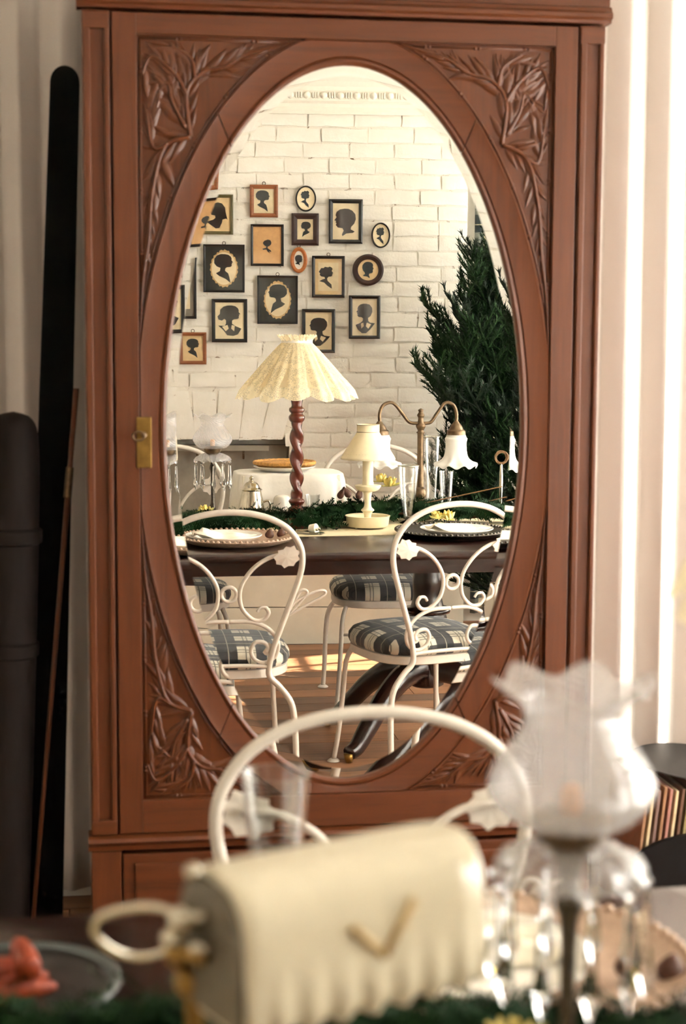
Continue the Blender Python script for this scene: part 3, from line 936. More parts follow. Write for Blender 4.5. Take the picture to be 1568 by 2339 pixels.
# ------------------------------------------------------------------ dining table
TZ = 0.73
RZ = TZ+0.002
TX0, TX1, TY0, TY1 = -1.15, 1.22, -2.66, -1.53
tb = thing('dining_table', 'long dark mahogany pedestal table with claw feet set for a meal', 'table', (0.02, -2.08, 0))
def TL(x, y): return x-0.02, y+2.08
bm = B()
def rrect(x0, x1, y0, y1, r, n=8):
    out = []
    for (cx_, cy_, a0) in ((x1-r, y1-r, 0), (x0+r, y1-r, pi/2), (x0+r, y0+r, pi), (x1-r, y0+r, 3*pi/2)):
        for i in range(n+1):
            a = a0+pi/2*i/n; out.append((cx_+r*cos(a), cy_+r*sin(a)))
    return out
def layer_stack(bm, layers):
    rings = [[bm.verts.new((x, y, z)) for x, y in P] for P, z in layers]
    for A, Bq in zip(rings, rings[1:]):
        for i in range(len(A)):
            j = (i+1) % len(A); bm.faces.new((A[i], A[j], Bq[j], Bq[i]))
    bm.faces.new(rings[0][::-1]); bm.faces.new(rings[-1]); return bm
x0, y0 = TL(TX0, TY0); x1, y1 = TL(TX1, TY1)
layer_stack(bm, [(rrect(x0+i_, x1-i_, y0+i_, y1-i_, 0.10), z) for i_, z in ((0.012, TZ-0.028), (0.002, TZ-0.022), (0.0, TZ-0.012), (0.004, TZ-0.004), (0.010, TZ))])
obj('table_top', bm, 'mahogany', tb, smooth='auto')
bm = B(); layer_stack(bm, [(rrect(x0+0.05, x1-0.05, y0+0.05, y1-0.05, 0.08), TZ-0.075), (rrect(x0+0.05, x1-0.05, y0+0.05, y1-0.05, 0.08), TZ-0.028)])
obj('apron', bm, 'mahogany', tb, smooth='auto')
for pxx in (0.612, -0.62):
    lx, ly = TL(pxx, -2.05)
    bm = B(); lathe(bm, smooth_prof([(0.10, TZ-0.075), (0.10, TZ-0.09), (0.055, TZ-0.10), (0.047, 0.60), (0.052, 0.56), (0.050, 0.50), (0.066, 0.44), (0.072, 0.40), (0.066, 0.34), (0.050, 0.31), (0.062, 0.295), (0.055, 0.27), (0.060, 0.20), (0.0001, 0.19)], 4), 28, cx=lx, cy=ly)
    ped = obj('pedestal', bm, 'mahogany_z', tb, smooth=True)
    bm = B(); lathe(bm, [(0.050, 0.445), (0.078, 0.45), (0.080, 0.458), (0.078, 0.466), (0.050, 0.47)], 28, cx=lx, cy=ly, cap=False); obj('collar', bm, 'mahogany_z', ped, smooth=True)
    for sxx in (-1, 1):
        for syy in (-1, 1):
            d = Vector((sxx*0.77, syy*0.64, 0)); c = Vector((lx, ly, 0))
            P = spline([c+d*0.03+Vector((0, 0, 0.255)), c+d*0.12+Vector((0, 0, 0.245)), c+d*0.22+Vector((0, 0, 0.185)), c+d*0.31+Vector((0, 0, 0.095)), c+d*0.36+Vector((0, 0, 0.045)), c+d*0.40+Vector((0, 0, 0.030))], 5)
            n_ = len(P); bm = B(); tube(bm, P, [0.046-0.022*(i/(n_-1)) for i in range(n_)], 10)
            lg = obj('claw_leg', bm, 'mahogany_z', tb, smooth=True)
            e = c+d*0.40
            bm = B(); tube(bm, [Vector((e.x, e.y, 0.0)), Vector((e.x, e.y, 0.012)), Vector((e.x, e.y, 0.03))], [0.012, 0.015, 0.018], 10); obj('caster', bm, 'brass', lg, smooth=True)

# ------------------------------------------------------------------ wire chairs
def make_chair(label, loc, rz, back=1.0, hooks=False, bar=False):
    t = thing('wire_chair', label, 'chair', loc, rz, 'white wire dining chairs')
    yb = lambda z: -0.207-(max(z, 0.40)-0.40)*0.13
    def Z(z): return z if z < 0.43 else 0.43+(z-0.43)*back
    def bp(x, z, dy=0.0): return Vector((x, yb(z)+dy, Z(z)))
    half = [(0.205, 0.006, -0.235), (0.200, 0.10, -0.225), (0.196, 0.24, -0.213), (0.185, 0.315, -0.208), (0.150, 0.365, -0.205)]
    up = [(0.122, 0.395), (0.120, 0.43), (0.137, 0.50), (0.172, 0.60), (0.203, 0.69), (0.212, 0.745), (0.203, 0.792), (0.170, 0.838), (0.120, 0.868), (0.062, 0.884), (0.0, 0.889)]
    right = [Vector((x, yy, z)) for x, z, yy in half]+[bp(x, z) for x, z in up]
    left = [Vector((-v.x, v.y, v.z)) for v in right[:-1]]
    bm = B(); tube(bm, spline(right+left[::-1], 5), 0.0092, 10); obj('back_frame', bm, 'white_iron', t, smooth=True)
    lobe = [(0.178, 0.764), (0.125, 0.757), (0.076, 0.728), (0.042, 0.685), (0.031, 0.646), (0.036, 0.610), (0.051, 0.586), (0.076, 0.567), (0.102, 0.569), (0.116, 0.588), (0.108, 0.604), (0.092, 0.604), (0.083, 0.592)]
    low = [(0.0, 0.564), (0.063, 0.563), (0.110, 0.545), (0.138, 0.515), (0.146, 0.487), (0.136, 0.455), (0.105, 0.438), (0.076, 0.450), (0.066, 0.476), (0.078, 0.500), (0.102, 0.500), (0.116, 0.486), (0.112, 0.470)]
    for sg in (1, -1):
        bm = B(); P = spline([bp(sg*x, z, 0.004) for x, z in lobe], 5); n_ = len(P)
        tube(bm, P, [0.0062 if i < n_-10 else 0.0045 for i in range(n_)], 8); sc_ = obj('scroll', bm, 'white_iron', t, smooth=True)
        bm = B(); tube(bm, spline([bp(sg*x, z, 0.004) for x, z in low], 5), 0.0062, 8); ls_ = obj('lower_scroll', bm, 'white_iron', t, smooth=True)
        # vine leaf where the scroll meets the arch
        outl = [(0.0, 0.0), (0.012, 0.014), (0.010, 0.022), (0.024, 0.026), (0.030, 0.036), (0.042, 0.034), (0.052, 0.040), (0.060, 0.026), (0.071, 0.022), (0.067, 0.008), (0.074, -0.004), (0.064, -0.014), (0.060, -0.026), (0.046, -0.026), (0.036, -0.034), (0.026, -0.024), (0.012, -0.022), (0.010, -0.012)]
        V = []; bm = B()
        ca, sa = cos(radians(22)), sin(radians(22))
        def LP(a, b, off):
            x_ = 0.126+a*ca*1.15+b*sa*0.4; z_ = 0.756+b*ca*0.98-a*sa*0.12
            return (sg*x_, yb(z_)+off, Z(z_))
        fr_ = [bm.verts.new(LP(a, b, -0.006-0.0015*((i % 2)))) for i, (a, b) in enumerate(outl)]
        bk_ = [bm.verts.new(LP(a, b, -0.002-0.0015*((i % 2)))) for i, (a, b) in enumerate(outl)]
        cf = bm.verts.new(LP(0.036, 0.002, -0.0105)); cb = bm.verts.new(LP(0.036, 0.002, -0.0045))
        for i in range(len(outl)):
            j = (i+1) % len(outl)
            bm.faces.new((fr_[i], fr_[j], cf)); bm.faces.new((bk_[j], bk_[i], cb)); bm.faces.new((fr_[j], fr_[i], bk_[i], bk_[j]))
        obj('vine_leaf', bm, 'white_iron', sc_)
        bm = B()
        ol = [(0.118, 0.500), (0.128, 0.492), (0.126, 0.482), (0.132, 0.474), (0.122, 0.468), (0.118, 0.458), (0.106, 0.462), (0.100, 0.470), (0.106, 0.478), (0.112, 0.486)]
        prism(bm, [(sg*x, z) for x, z in ol], 0, 0.004, to=lambda x, z, q: (x, yb(z)+0.002+q, Z(z))); obj('leaf_tip', bm, 'white_iron', ls_)
    bm = B(); tube(bm, [bp(0.022*cos(2*pi*i/20), 0.646+0.022*sin(2*pi*i/20), 0.004) for i in range(20)], 0.0058, 8, closed=True); obj('ring', bm, 'white_iron', t, smooth=True)
    bm = B(); tube(bm, spline([bp(-0.125, 0.425), bp(-0.06, 0.430), bp(0.06, 0.430), bp(0.125, 0.425)], 4), 0.0062, 8); obj('back_bar', bm, 'white_iron', t, smooth=True)
    # seat
    def se(th, a, b, q=2.9):
        c, s_ = cos(th), sin(th)
        return a*math.copysign(abs(c)**(2/q), c), b*math.copysign(abs(s_)**(2/q), s_)
    n_ = 40
    bm = B(); rings = []
    for (f_, z) in ((0.97, 0.385), (1.0, 0.388), (1.0, 0.412), (0.97, 0.414)):
        rings.append([bm.verts.new((*[q*f_ for q in se(2*pi*i/n_, 0.192, 0.195)], z)) for i in range(n_)])
    for A, Bq in zip(rings, rings[1:]):
        for i in range(n_): bm.faces.new((A[i], A[(i+1) % n_], Bq[(i+1) % n_], Bq[i]))
    bm.faces.new(rings[0][::-1]); bm.faces.new(rings[-1]); obj('seat_ring', bm, 'white_iron', t, smooth='auto')
    bm = B(); rings = []
    for (f_, z) in ((0.95, 0.413), (1.01, 0.418), (1.035, 0.430), (1.03, 0.446), (0.97, 0.462), (0.85, 0.472), (0.6, 0.480), (0.3, 0.484), (0.02, 0.485)):
        rings.append([bm.verts.new((*[q*f_ for q in se(2*pi*i/n_, 0.192, 0.195)], z)) for i in range(n_)])
    for A, Bq in zip(rings, rings[1:]):
        for i in range(n_): bm.faces.new((A[i], A[(i+1) % n_], Bq[(i+1) % n_], Bq[i]))
    bm.faces.new(rings[0][::-1]); bm.faces.new(rings[-1])
    o = obj('cushion', bm, 'plaid_seat', t, smooth=True); o['label'] = 'black, grey and cream plaid seat cushion'
    feet = [(0.205, -0.235), (-0.205, -0.235)]
    for sg in (1, -1):
        bm = B(); P = spline([(sg*0.150, 0.150, 0.39), (sg*0.166, 0.168, 0.34), (sg*0.172, 0.176, 0.24), (sg*0.182, 0.190, 0.10), (sg*0.192, 0.205, 0.006)], 4); tube(bm, P, 0.0085, 8)
        obj('front_leg', bm, 'white_iron', t, smooth=True); feet.append((sg*0.192, 0.205))
    for fx, fy in feet:
        bm = B(); lathe(bm, smooth_prof([(0.0005, 0.012), (0.012, 0.010), (0.021, 0.003), (0.019, 0.0), (0.0005, 0.0)], 2), 14, cx=fx, cy=fy); obj('foot_pad', bm, 'white_iron', t, smooth=True)
    for pts_ in ([(-0.170, 0.172, 0.285), (0.170, 0.172, 0.285)],) if bar else ():
        bm = B(); tube(bm, pts_, 0.005, 6); obj('stretcher', bm, 'white_iron', t, smooth=True)
    if hooks:
        for dz_ in (0.0, 0.02):
            bm = B(); tube(bm, spline([bp(-0.165, 0.575+dz_*0.5), bp(-0.190, 0.620), bp(-0.210-dz_*2.2, 0.655-dz_*0.2), bp(-0.228-dz_*2.6, 0.652), bp(-0.222-dz_*2.6, 0.638), bp(-0.195-dz_, 0.605), bp(-0.172, 0.580)], 5), 0.0042, 6)
            obj('wire_loop', bm, 'white_iron', t, smooth=True)
    return t
make_chair('white wire chair with vine-leaf back and plaid cushion, drawn up behind the tall tumbler', (-0.127, -1.52, 0), pi, hooks=True)
make_chair('white wire chair turned slightly, drawn up to the place setting beside the flute glass', (0.500, -1.675, 0), radians(163))
make_chair('white wire chair with its back to the brick wall, beside the spruce tree', (0.565, -2.70, 0), radians(3), back=1.16, bar=True)
make_chair('white wire chair with its back to the brick wall, opposite the hurricane lamp', (-0.215, -2.70, 0), radians(-4), back=1.16, bar=True)

# ------------------------------------------------------------------ silhouette pictures
FACE = [(0.05, 1.0), (0.17, 0.975), (0.255, 0.91), (0.285, 0.84), (0.275, 0.79), (0.335, 0.715), (0.285, 0.70), (0.305, 0.665), (0.275, 0.645), (0.29, 0.60), (0.24, 0.555), (0.12, 0.545), (0.06, 0.50)]
PROF = {
 'boy': FACE + [(0.05, 0.42), (0.16, 0.33), (0.20, 0.20), (0.24, 0.0), (0.08, 0.13), (-0.16, 0.24), (-0.27, 0.33), (-0.13, 0.41), (-0.11, 0.52), (-0.24, 0.57), (-0.33, 0.68), (-0.33, 0.83), (-0.24, 0.95), (-0.10, 1.0)],
 'bun': FACE + [(0.06, 0.40), (0.16, 0.33), (0.37, 0.24), (0.25, 0.05), (0.10, 0.0), (-0.10, 0.02), (-0.22, 0.18), (-0.40, 0.34), (-0.18, 0.33), (-0.14, 0.40), (-0.14, 0.52), (-0.20, 0.56), (-0.27, 0.50), (-0.39, 0.54), (-0.42, 0.64), (-0.34, 0.72), (-0.33, 0.86), (-0.22, 0.96), (-0.08, 1.0)],
 'long': [(0.02, 0.99), (-0.12, 0.95), (-0.22, 0.84), (-0.24, 0.76), (-0.31, 0.69), (-0.26, 0.66), (-0.29, 0.62), (-0.25, 0.58), (-0.23, 0.52), (-0.08, 0.49), (-0.07, 0.40), (-0.16, 0.33), (-0.42, 0.25), (-0.20, 0.10), (-0.06, 0.0), (0.08, 0.02), (0.18, 0.22), (0.20, 0.34), (0.34, 0.38), (0.40, 0.33), (0.36, 0.46), (0.32, 0.62), (0.30, 0.80), (0.18, 0.95)],
 'curls': [(0.04, 0.96), (0.12, 1.0), (0.22, 0.95), (0.25, 0.88), (0.21, 0.83), (0.22, 0.78), (0.285, 0.71), (0.235, 0.69), (0.255, 0.655), (0.225, 0.63), (0.235, 0.59), (0.18, 0.55), (0.06, 0.54), (0.0, 0.46), (0.02, 0.36), (0.20, 0.19), (0.22, 0.0), (0.02, 0.13), (-0.14, 0.28), (-0.36, 0.34), (-0.20, 0.42), (-0.09, 0.45), (-0.12, 0.53), (-0.26, 0.55), (-0.34, 0.62), (-0.31, 0.69), (-0.38, 0.76), (-0.32, 0.85), (-0.28, 0.93), (-0.16, 0.93), (-0.10, 0.99)],
 'head': [(0.02, 1.0), (0.20, 0.97), (0.33, 0.88), (0.37, 0.76), (0.33, 0.69), (0.42, 0.57), (0.34, 0.55), (0.37, 0.50), (0.33, 0.47), (0.36, 0.40), (0.28, 0.31), (0.10, 0.29), (0.05, 0.20), (0.12, 0.06), (0.10, 0.0), (-0.06, 0.10), (-0.30, 0.12), (-0.38, 0.17), (-0.22, 0.25), (-0.24, 0.34), (-0.36, 0.46), (-0.42, 0.62), (-0.40, 0.80), (-0.28, 0.93), (-0.14, 0.99)],
 'man': FACE + [(0.08, 0.41), (0.17, 0.35), (0.36, 0.28), (0.26, 0.12), (0.10, 0.0), (-0.06, 0.0), (-0.24, 0.14), (-0.42, 0.34), (-0.22, 0.36), (-0.15, 0.42), (-0.14, 0.52), (-0.24, 0.58), (-0.31, 0.72), (-0.30, 0.86), (-0.20, 0.97), (-0.06, 1.0)],
 'bow': [(0.05, 0.99), (0.22, 0.94), (0.29, 0.80), (0.28, 0.66), (0.16, 0.54), (0.03, 0.48), (0.03, 0.38), (0.26, 0.22), (0.30, 0.10), (0.12, 0.17), (0.22, 0.0), (0.02, 0.14), (-0.06, 0.28), (-0.30, 0.26), (-0.34, 0.34), (-0.08, 0.40), (-0.06, 0.50), (-0.18, 0.56), (-0.28, 0.66), (-0.30, 0.78), (-0.20, 0.90)],
}
def picture(label, x0, y0, x1, y1, shape, fmat, fw, paper, prof, face, size, cx=0.5, cy=0.5, ink='silhouette_ink', mat=None, collar=False, hook=False, aspect=1.0, tilt=0.0):
    (ua, za), (ub, zb) = seen_wall(x0, (y0+y1)/2), seen_wall(x1, (y0+y1)/2)
    zt = seen_wall((x0+x1)/2, y0)[1]; zl = seen_wall((x0+x1)/2, y1)[1]
    uc, zc_ = (ua+ub)/2, (zt+zl)/2; w, h = (ub-ua)/2, (zt-zl)/2
    fw = fw*0.00194
    t = thing('silhouette_picture', label, 'picture', wpt(uc, 0.008, zc_), WALL_A, 'silhouette pictures on the brick wall')
    t.rotation_euler = (0, tilt, WALL_A)
    if shape == 'rect':
        outer = [(-w, -h), (w, -h), (w, h), (-w, h)]; inner = [(-w+fw, -h+fw), (w-fw, -h+fw), (w-fw, h-fw), (-w+fw, h-fw)]
    else:
        outer = ellipse(w, h, 44); inner = ellipse(w-fw, h-fw, 44)
    bm = B(); ring_frame(bm, outer, inner, 0.0, 0.020 if shape == 'rect' else 0.018, 0.004); obj('frame', bm, fmat, t, smooth=False if shape == 'rect' else 'auto')
    bm = B(); prism(bm, inner, 0.002, 0.008); pp = obj('paper', bm, paper if mat is None else mat, t)
    if mat == 'mat_green':
        n_ = 90; e_ = []
        for i in range(n_):
            a = 2*pi*i/n_; k_ = 1+0.035*sin(a*22)+0.02*sin(a*37+1)
            if abs(sin(a)) > 0.93: k_ += 0.05
            e_.append((0.67*w*k_*cos(a), 0.74*h*k_*sin(a)))
        bm = B(); prism(bm, e_, 0.008, 0.0084); obj('lace_oval', bm, 'paper_edge', t)
        bm = B(); prism(bm, ellipse(0.60*w, 0.68*h, 48), 0.0084, 0.0088); obj('oval_paper', bm, 'paper_cream', t)
    elif mat:
        bm = B(); prism(bm, [(-w*0.62, -h*0.68), (w*0.62, -h*0.68), (w*0.62, h*0.68), (-w*0.62, h*0.68)], 0.008, 0.0086); obj('inner_paper', bm, paper, t)
    H = 2*h*size; ox = (cx-0.5)*2*w; oz = (0.5-cy)*2*h
    P = [(ox+face*x*H*aspect, oz+(z-0.5)*H) for x, z in PROF[prof]]
    bm = B(); prism(bm, P, 0.0088, 0.0096); si = obj('silhouette', bm, ink, t)
    if collar:
        C = [(0.05, 0.36), (0.15, 0.33), (0.13, 0.15), (0.03, 0.24)]; D = [(-0.09, 0.36), (-0.05, 0.24), (-0.15, 0.15), (-0.27, 0.30)]
        for q in (C, D):
            bm = B(); prism(bm, [(ox+face*x*H*aspect, oz+(z-0.5)*H) for x, z in q], 0.0097, 0.0100); obj('collar_cut', bm, paper, si)
    if shape == 'rect':
        obj('pane', box(B(), -w+fw*0.9, w-fw*0.9, 0.0115, 0.0125, -h+fw*0.9, h-fw*0.9), 'glass_pane', t)
    if hook:
        bm = B(); tube(bm, [(0.007*cos(2*pi*i/14), 0.010, h+0.006+0.007*sin(2*pi*i/14)) for i in range(14)], 0.0015, 6, closed=True); obj('hanging_ring', bm, 'old_brass', t, smooth=True)
    return t
picture('silhouette of a long-haired figure on tan paper in an olive frame', 452, 445, 533, 536, 'rect', 'olive_frame', 7, 'paper_tan', 'long', 1, 0.66, 0.55, 0.52)
picture('small bust silhouette in a brown wooden frame, topmost on the brick wall', 571, 423, 635, 497, 'rect', 'frame_brown', 9, 'paper_cream', 'boy', 1, 0.66, 0.46, 0.5, 'silhouette_grey', hook=True)
picture('oval black-rimmed silhouette hanging above the square dark brown frame', 675, 425, 722, 484, 'oval', 'black_frame', 3.4, 'paper_cream', 'curls', 1, 0.66, 0.5, 0.52, 'silhouette_grey', aspect=0.8)
picture('silhouette of a child in a thick dark brown frame', 666, 488, 728, 561, 'rect', 'frame_dark', 13, 'paper_cream', 'boy', -1, 0.48, 0.52, 0.5, 'silhouette_grey')
picture('large head-only silhouette in a glossy black frame', 751, 456, 828, 557, 'rect', 'black_frame', 9, 'paper_cream', 'head', -1, 0.62, 0.48, 0.52, aspect=0.95)
picture('oval black-rimmed silhouette hanging to the side above the round frame', 848, 509, 891, 567, 'oval', 'black_frame', 3.4, 'paper_cream', 'curls', 1, 0.66, 0.5, 0.52, 'silhouette_grey', aspect=0.75)
picture('tiny child silhouette with a bow on orange-tan paper in a thin black frame', 573, 513, 648, 608, 'rect', 'black_frame', 5.5, 'paper_orange', 'bow', 1, 0.34, 0.5, 0.53, 'silhouette_grey')
picture('tiny black head in a small oval amber wooden frame', 663, 565, 702, 624, 'oval', 'frame_amber', 8.5, 'porcelain', 'head', 1, 0.40, 0.5, 0.5, hook=True, aspect=0.9)
picture('curly-haired silhouette with a bordered tan mat in a black frame', 713, 585, 787, 680, 'rect', 'black_frame', 6.5, 'paper_cream', 'curls', 1, 0.53, 0.46, 0.52, 'silhouette_grey', mat='paper_tan', hook=True)
picture('silhouette of a head in a round dark wooden frame', 805, 581, 876, 653, 'oval', 'frame_dark', 12, 'paper_tan', 'head', 1, 0.52, 0.5, 0.5, 'silhouette_grey', aspect=0.85)
picture('boy silhouette facing the tree in a dark mat with lacy oval, black frame', 465, 559, 559, 668, 'rect', 'black_frame', 5, 'paper_cream', 'boy', 1, 0.60, 0.49, 0.5, mat='mat_green', hook=True)
picture('child silhouette facing the olive frame in a dark mat with lacy oval', 588, 630, 680, 740, 'rect', 'black_frame', 5, 'paper_cream', 'boy', -1, 0.60, 0.5, 0.48, 'silhouette_grey', mat='mat_green', hook=True)
picture('silhouette of a figure with hair in a bun and a cut-out collar', 484, 683, 565, 782, 'rect', 'black_frame', 8, 'paper_cream', 'bun', 1, 0.70, 0.52, 0.5, collar=True)
picture('collared silhouette in a black frame partly behind the lace lampshade', 690, 706, 765, 806, 'rect', 'black_frame', 7.5, 'paper_cream', 'man', -1, 0.64, 0.5, 0.52, 'silhouette_grey', collar=True)
picture('collared silhouette in a black frame below the round picture', 797, 675, 868, 774, 'rect', 'black_frame', 7.5, 'paper_cream', 'man', -1, 0.68, 0.5, 0.53, 'silhouette_grey', collar=True, aspect=0.85)
picture('small child silhouette in a reddish brown frame, lowest on the brick wall', 410, 759, 472, 832, 'rect', 'frame_brown', 8, 'paper_tan', 'boy', 1, 0.60, 0.5, 0.5, 'silhouette_grey', hook=True)
picture('grey-matted picture in a black frame beside the bun-haired silhouette', 372, 588, 449, 728, 'rect', 'black_frame', 6, 'paper_cream', 'man', 1, 0.5, 0.4, 0.5, mat='grey_panel')

# ------------------------------------------------------------------ lamps
# hurricane lamp with hanging prisms
hl = thing('hurricane_lamp', 'ruffled glass hurricane candle lamp hung with crystal prisms', 'lamp', (-0.115, -2.155, RZ))
def hz(z): return z-TZ
bm = B(); lathe(bm, smooth_prof([(0.055, 0.0), (0.058, 0.006), (0.045, 0.014), (0.016, 0.026), (0.009, 0.05), (0.012, 0.075), (0.007, 0.10), (0.007, 0.19), (0.012, 0.21), (0.008, 0.23), (0.014, 0.255), (0.010, 0.262)], 4), 24)
obj('stem', bm, 'dark_silver', hl, smooth=True)
bm = B(); lathe(bm, [(0.014, hz(0.992)), (0.034, hz(0.990)), (0.055, hz(0.978)), (0.062, hz(0.966))], 60, cap=False, fn=lambda r, z, a, j: (r*(1+0.05*cos(10*a)*(j/3)), z+0.003*cos(10*a)*(j/3)))
o = obj('drip_pan', bm, 'glass_ruffled', hl, smooth=True)
md = o.modifiers.new('thickness', 'SOLIDIFY'); md.thickness = 0.002
bm = B(); lathe(bm, smooth_prof([(0.014, hz(0.985)), (0.026, hz(0.995)), (0.030, hz(1.004)), (0.030, hz(1.012)), (0.024, hz(1.016))], 3), 24); obj('collar', bm, 'old_brass', hl, smooth=True)
shp = smooth_prof([(0.030, hz(1.008)), (0.046, hz(1.012)), (0.060, hz(1.026)), (0.0645, hz(1.040)), (0.057, hz(1.058)), (0.043, hz(1.076)), (0.037, hz(1.090)), (0.040, hz(1.104)), (0.052, hz(1.117)), (0.062, hz(1.121))], 5)
def ruffle(r, z, a, j):
    t = max(0.0, (z-hz(1.088))/0.034)
    return r*(1+0.012*sin(24*a)+0.075*t*t*cos(6*a)), z+0.0065*t*t*cos(6*a)
bm = B(); lathe(bm, shp, 120, fn=ruffle, cap=False); o = obj('glass_shade', bm, 'glass_ruffled', hl, smooth=True)
md = o.modifiers.new('thickness', 'SOLIDIFY'); md.thickness = 0.0018
bm = B(); lathe(bm, smooth_prof([(0.008, hz(1.010)), (0.008, hz(1.034)), (0.005, hz(1.038)), (0.0005, hz(1.038))], 2), 16); obj('candle', bm, 'candle_wax', hl, smooth=True)
# one prism: small top bead and a long faceted drop
pb = B()
lathe(pb, [(0.0003, 0.0), (0.0048, -0.004), (0.0048, -0.007), (0.0003, -0.011)], 8)
lathe(pb, [(0.0003, -0.012), (0.0035, -0.018), (0.0048, -0.060), (0.0075, -0.082), (0.0003, -0.102)], 6)
pme = None
for i in range(10):
    a = 2*pi*(i+0.5)/10
    loc = (0.0605*cos(a), 0.0605*sin(a), hz(0.968))
    if pme is None:
        po = obj('prism', pb, 'crystal', hl, loc=loc, rot=(0, 0, a)); pme = po.data
    else: inst('prism', pme, hl, loc, (0, 0, a+0.2*(i % 3)))

# barley twist lamp with lace shade
tp = seen_y(678, 1160, -2.18)
tl = thing('twist_lamp', 'turned barley-twist wooden table lamp under a pleated lace shade', 'lamp', (tp.x, -2.18, RZ))
bm = B(); lathe(bm, smooth_prof([(0.062, 0.0), (0.064, 0.010), (0.050, 0.022), (0.030, 0.030), (0.020, 0.042), (0.027, 0.056), (0.030, 0.066), (0.020, 0.076), (0.026, 0.086), (0.028, 0.094), (0.020, 0.102)], 4), 28); obj('base', bm, 'twist_wood', tl, smooth=True)
bm = B(); seg = 36; rows = 90; rings = []
for j in range(rows+1):
    z = 0.100+0.265*j/rows; t = j/rows; en = min(1, t*9, (1-t)*9)
    ring = []
    for k in range(seg):
        a = 2*pi*k/seg; r = 0.0195+0.0052*en*cos(2*(a-t*2*pi*1.9)) ; ring.append(bm.verts.new((r*cos(a), r*sin(a), z)))
    rings.append(ring)
for A, Bq in zip(rings, rings[1:]):
    for k in range(seg): bm.faces.new((A[k], A[(k+1) % seg], Bq[(k+1) % seg], Bq[k]))
obj('twist_column', bm, 'twist_wood', tl, smooth=True)
bm = B(); lathe(bm, smooth_prof([(0.018, 0.362), (0.026, 0.372), (0.028, 0.384), (0.020, 0.394), (0.026, 0.402), (0.026, 0.412), (0.018, 0.420), (0.022, 0.446), (0.023, 0.470), (0.012, 0.476)], 4), 28); obj('turned_neck', bm, 'twist_wood', tl, smooth=True)
bm = B(); tube(bm, [(0, 0, 0.47), (0, 0, 0.63)], 0.006, 8); 
for i in range(3):
    a = 2*pi*i/3; tube(bm, [(0, 0, 0.62), (0.05*cos(a), 0.05*sin(a), 0.63)], 0.002, 6)
obj('lamp_rod', bm, 'old_brass', tl)
NP = 13
def pleat(r, z, a, j):
    t = (0.640-z)/0.19
    ph = (a*NP/(2*pi)) % 1.0
    fold = abs(sin(pi*ph))
    rr = r*(1-0.095*min(1, t*1.5)*(1-fold)**1.6) + 0.003*sin(a*31)*t
    zz = z - (0.016*fold if j == 12 else 0.0)*1.0 + (0.004*sin(a*5) if j > 8 else 0)
    return rr, zz
prof = [(0.050+0.160*((i/12)**0.93), 0.638-0.180*(i/12)) for i in range(13)]
bm = B(); lathe(bm, prof, 260, fn=pleat, cap=False); sh = obj('lace_shade', bm, 'lace', tl, smooth=True)
bm = B(); lathe(bm, [(0.046, 0.636), (0.090, 0.585), (0.140, 0.530), (0.178, 0.488)], 64, cap=False); obj('shade_lining', bm, 'lining', sh, smooth=True)
bm = B(); lathe(bm, [(0.050, 0.634), (0.053, 0.642), (0.058, 0.652), (0.067, 0.660)], 160, cap=False, fn=lambda r, z, a, j: (r*(1+0.06*sin(19*a)*(j/3)+0.03*sin(31*a)*(j/3)), z+0.004*sin(23*a)*(j/3))); obj('ruffle', bm, 'lace', sh, smooth=True)
bm = B(); lathe(bm, [(0.0525, 0.628), (0.0535, 0.632), (0.0535, 0.640), (0.0525, 0.644)], 48, cap=False); obj('ribbon', bm, 'ribbon', sh, smooth=True)

# cream painted candlestick lamp
cp_ = seen_z(840, 1207, TZ)
cl = thing('candlestick_lamp', 'cream painted metal candlestick lamp with a matching conical shade', 'lamp', (cp_.x, cp_.y, RZ))
bm = B(); lathe(bm, [(0.0005, 0.006), (0.068, 0.006), (0.072, 0.010), (0.076, 0.040), (0.0785, 0.043), (0.076, 0.044), (0.071, 0.040), (0.068, 0.014), (0.018, 0.012), (0.0005, 0.012)], 48); d_ = obj('dish', bm, 'cream_paint', cl, smooth='auto')
for i in range(3):
    a = 2*pi*i/3+0.4
    bm = B(); bmesh.ops.create_icosphere(bm, subdivisions=2, radius=0.006); obj('ball_foot', bm, 'cream_paint', d_, smooth=True, loc=(0.055*cos(a), 0.055*sin(a), 0.006))
bm = B(); lathe(bm, smooth_prof([(0.020, 0.012), (0.014, 0.022), (0.012, 0.040), (0.016, 0.054), (0.023, 0.062), (0.014, 0.072), (0.011, 0.090), (0.014, 0.118), (0.016, 0.126)], 4), 28); obj('stem', bm, 'cream_paint', cl, smooth=True)
bm = B(); lathe(bm, smooth_prof([(0.010, 0.124), (0.034, 0.130), (0.044, 0.142), (0.045, 0.148), (0.036, 0.148), (0.020, 0.150), (0.012, 0.152)], 3), 36); obj('bobeche', bm, 'cream_paint', cl, smooth='auto')
bm = B(); lathe(bm, [(0.020, 0.150), (0.0195, 0.160), (0.0185, 0.162), (0.0185, 0.262), (0.0005, 0.264)], 28); obj('candle_tube', bm, 'cream_paint', cl, smooth='auto')
bm = B(); tube(bm, [(0, 0, 0.262), (0, 0, 0.34)], 0.004, 8); tube(bm, [(-0.036, 0, 0.335), (0.036, 0, 0.335)], 0.002, 6); obj('shade_carrier', bm, 'old_brass', cl)
bm = B(); lathe(bm, [(0.0935, 0.238), (0.0905, 0.246), (0.0400, 0.326), (0.0375, 0.330), (0.0375, 0.356), (0.0385, 0.358)], 56, cap=False); sh = obj('shade', bm, 'cream_paint', cl, smooth='auto')
md = sh.modifiers.new('thickness', 'SOLIDIFY'); md.thickness = 0.0015
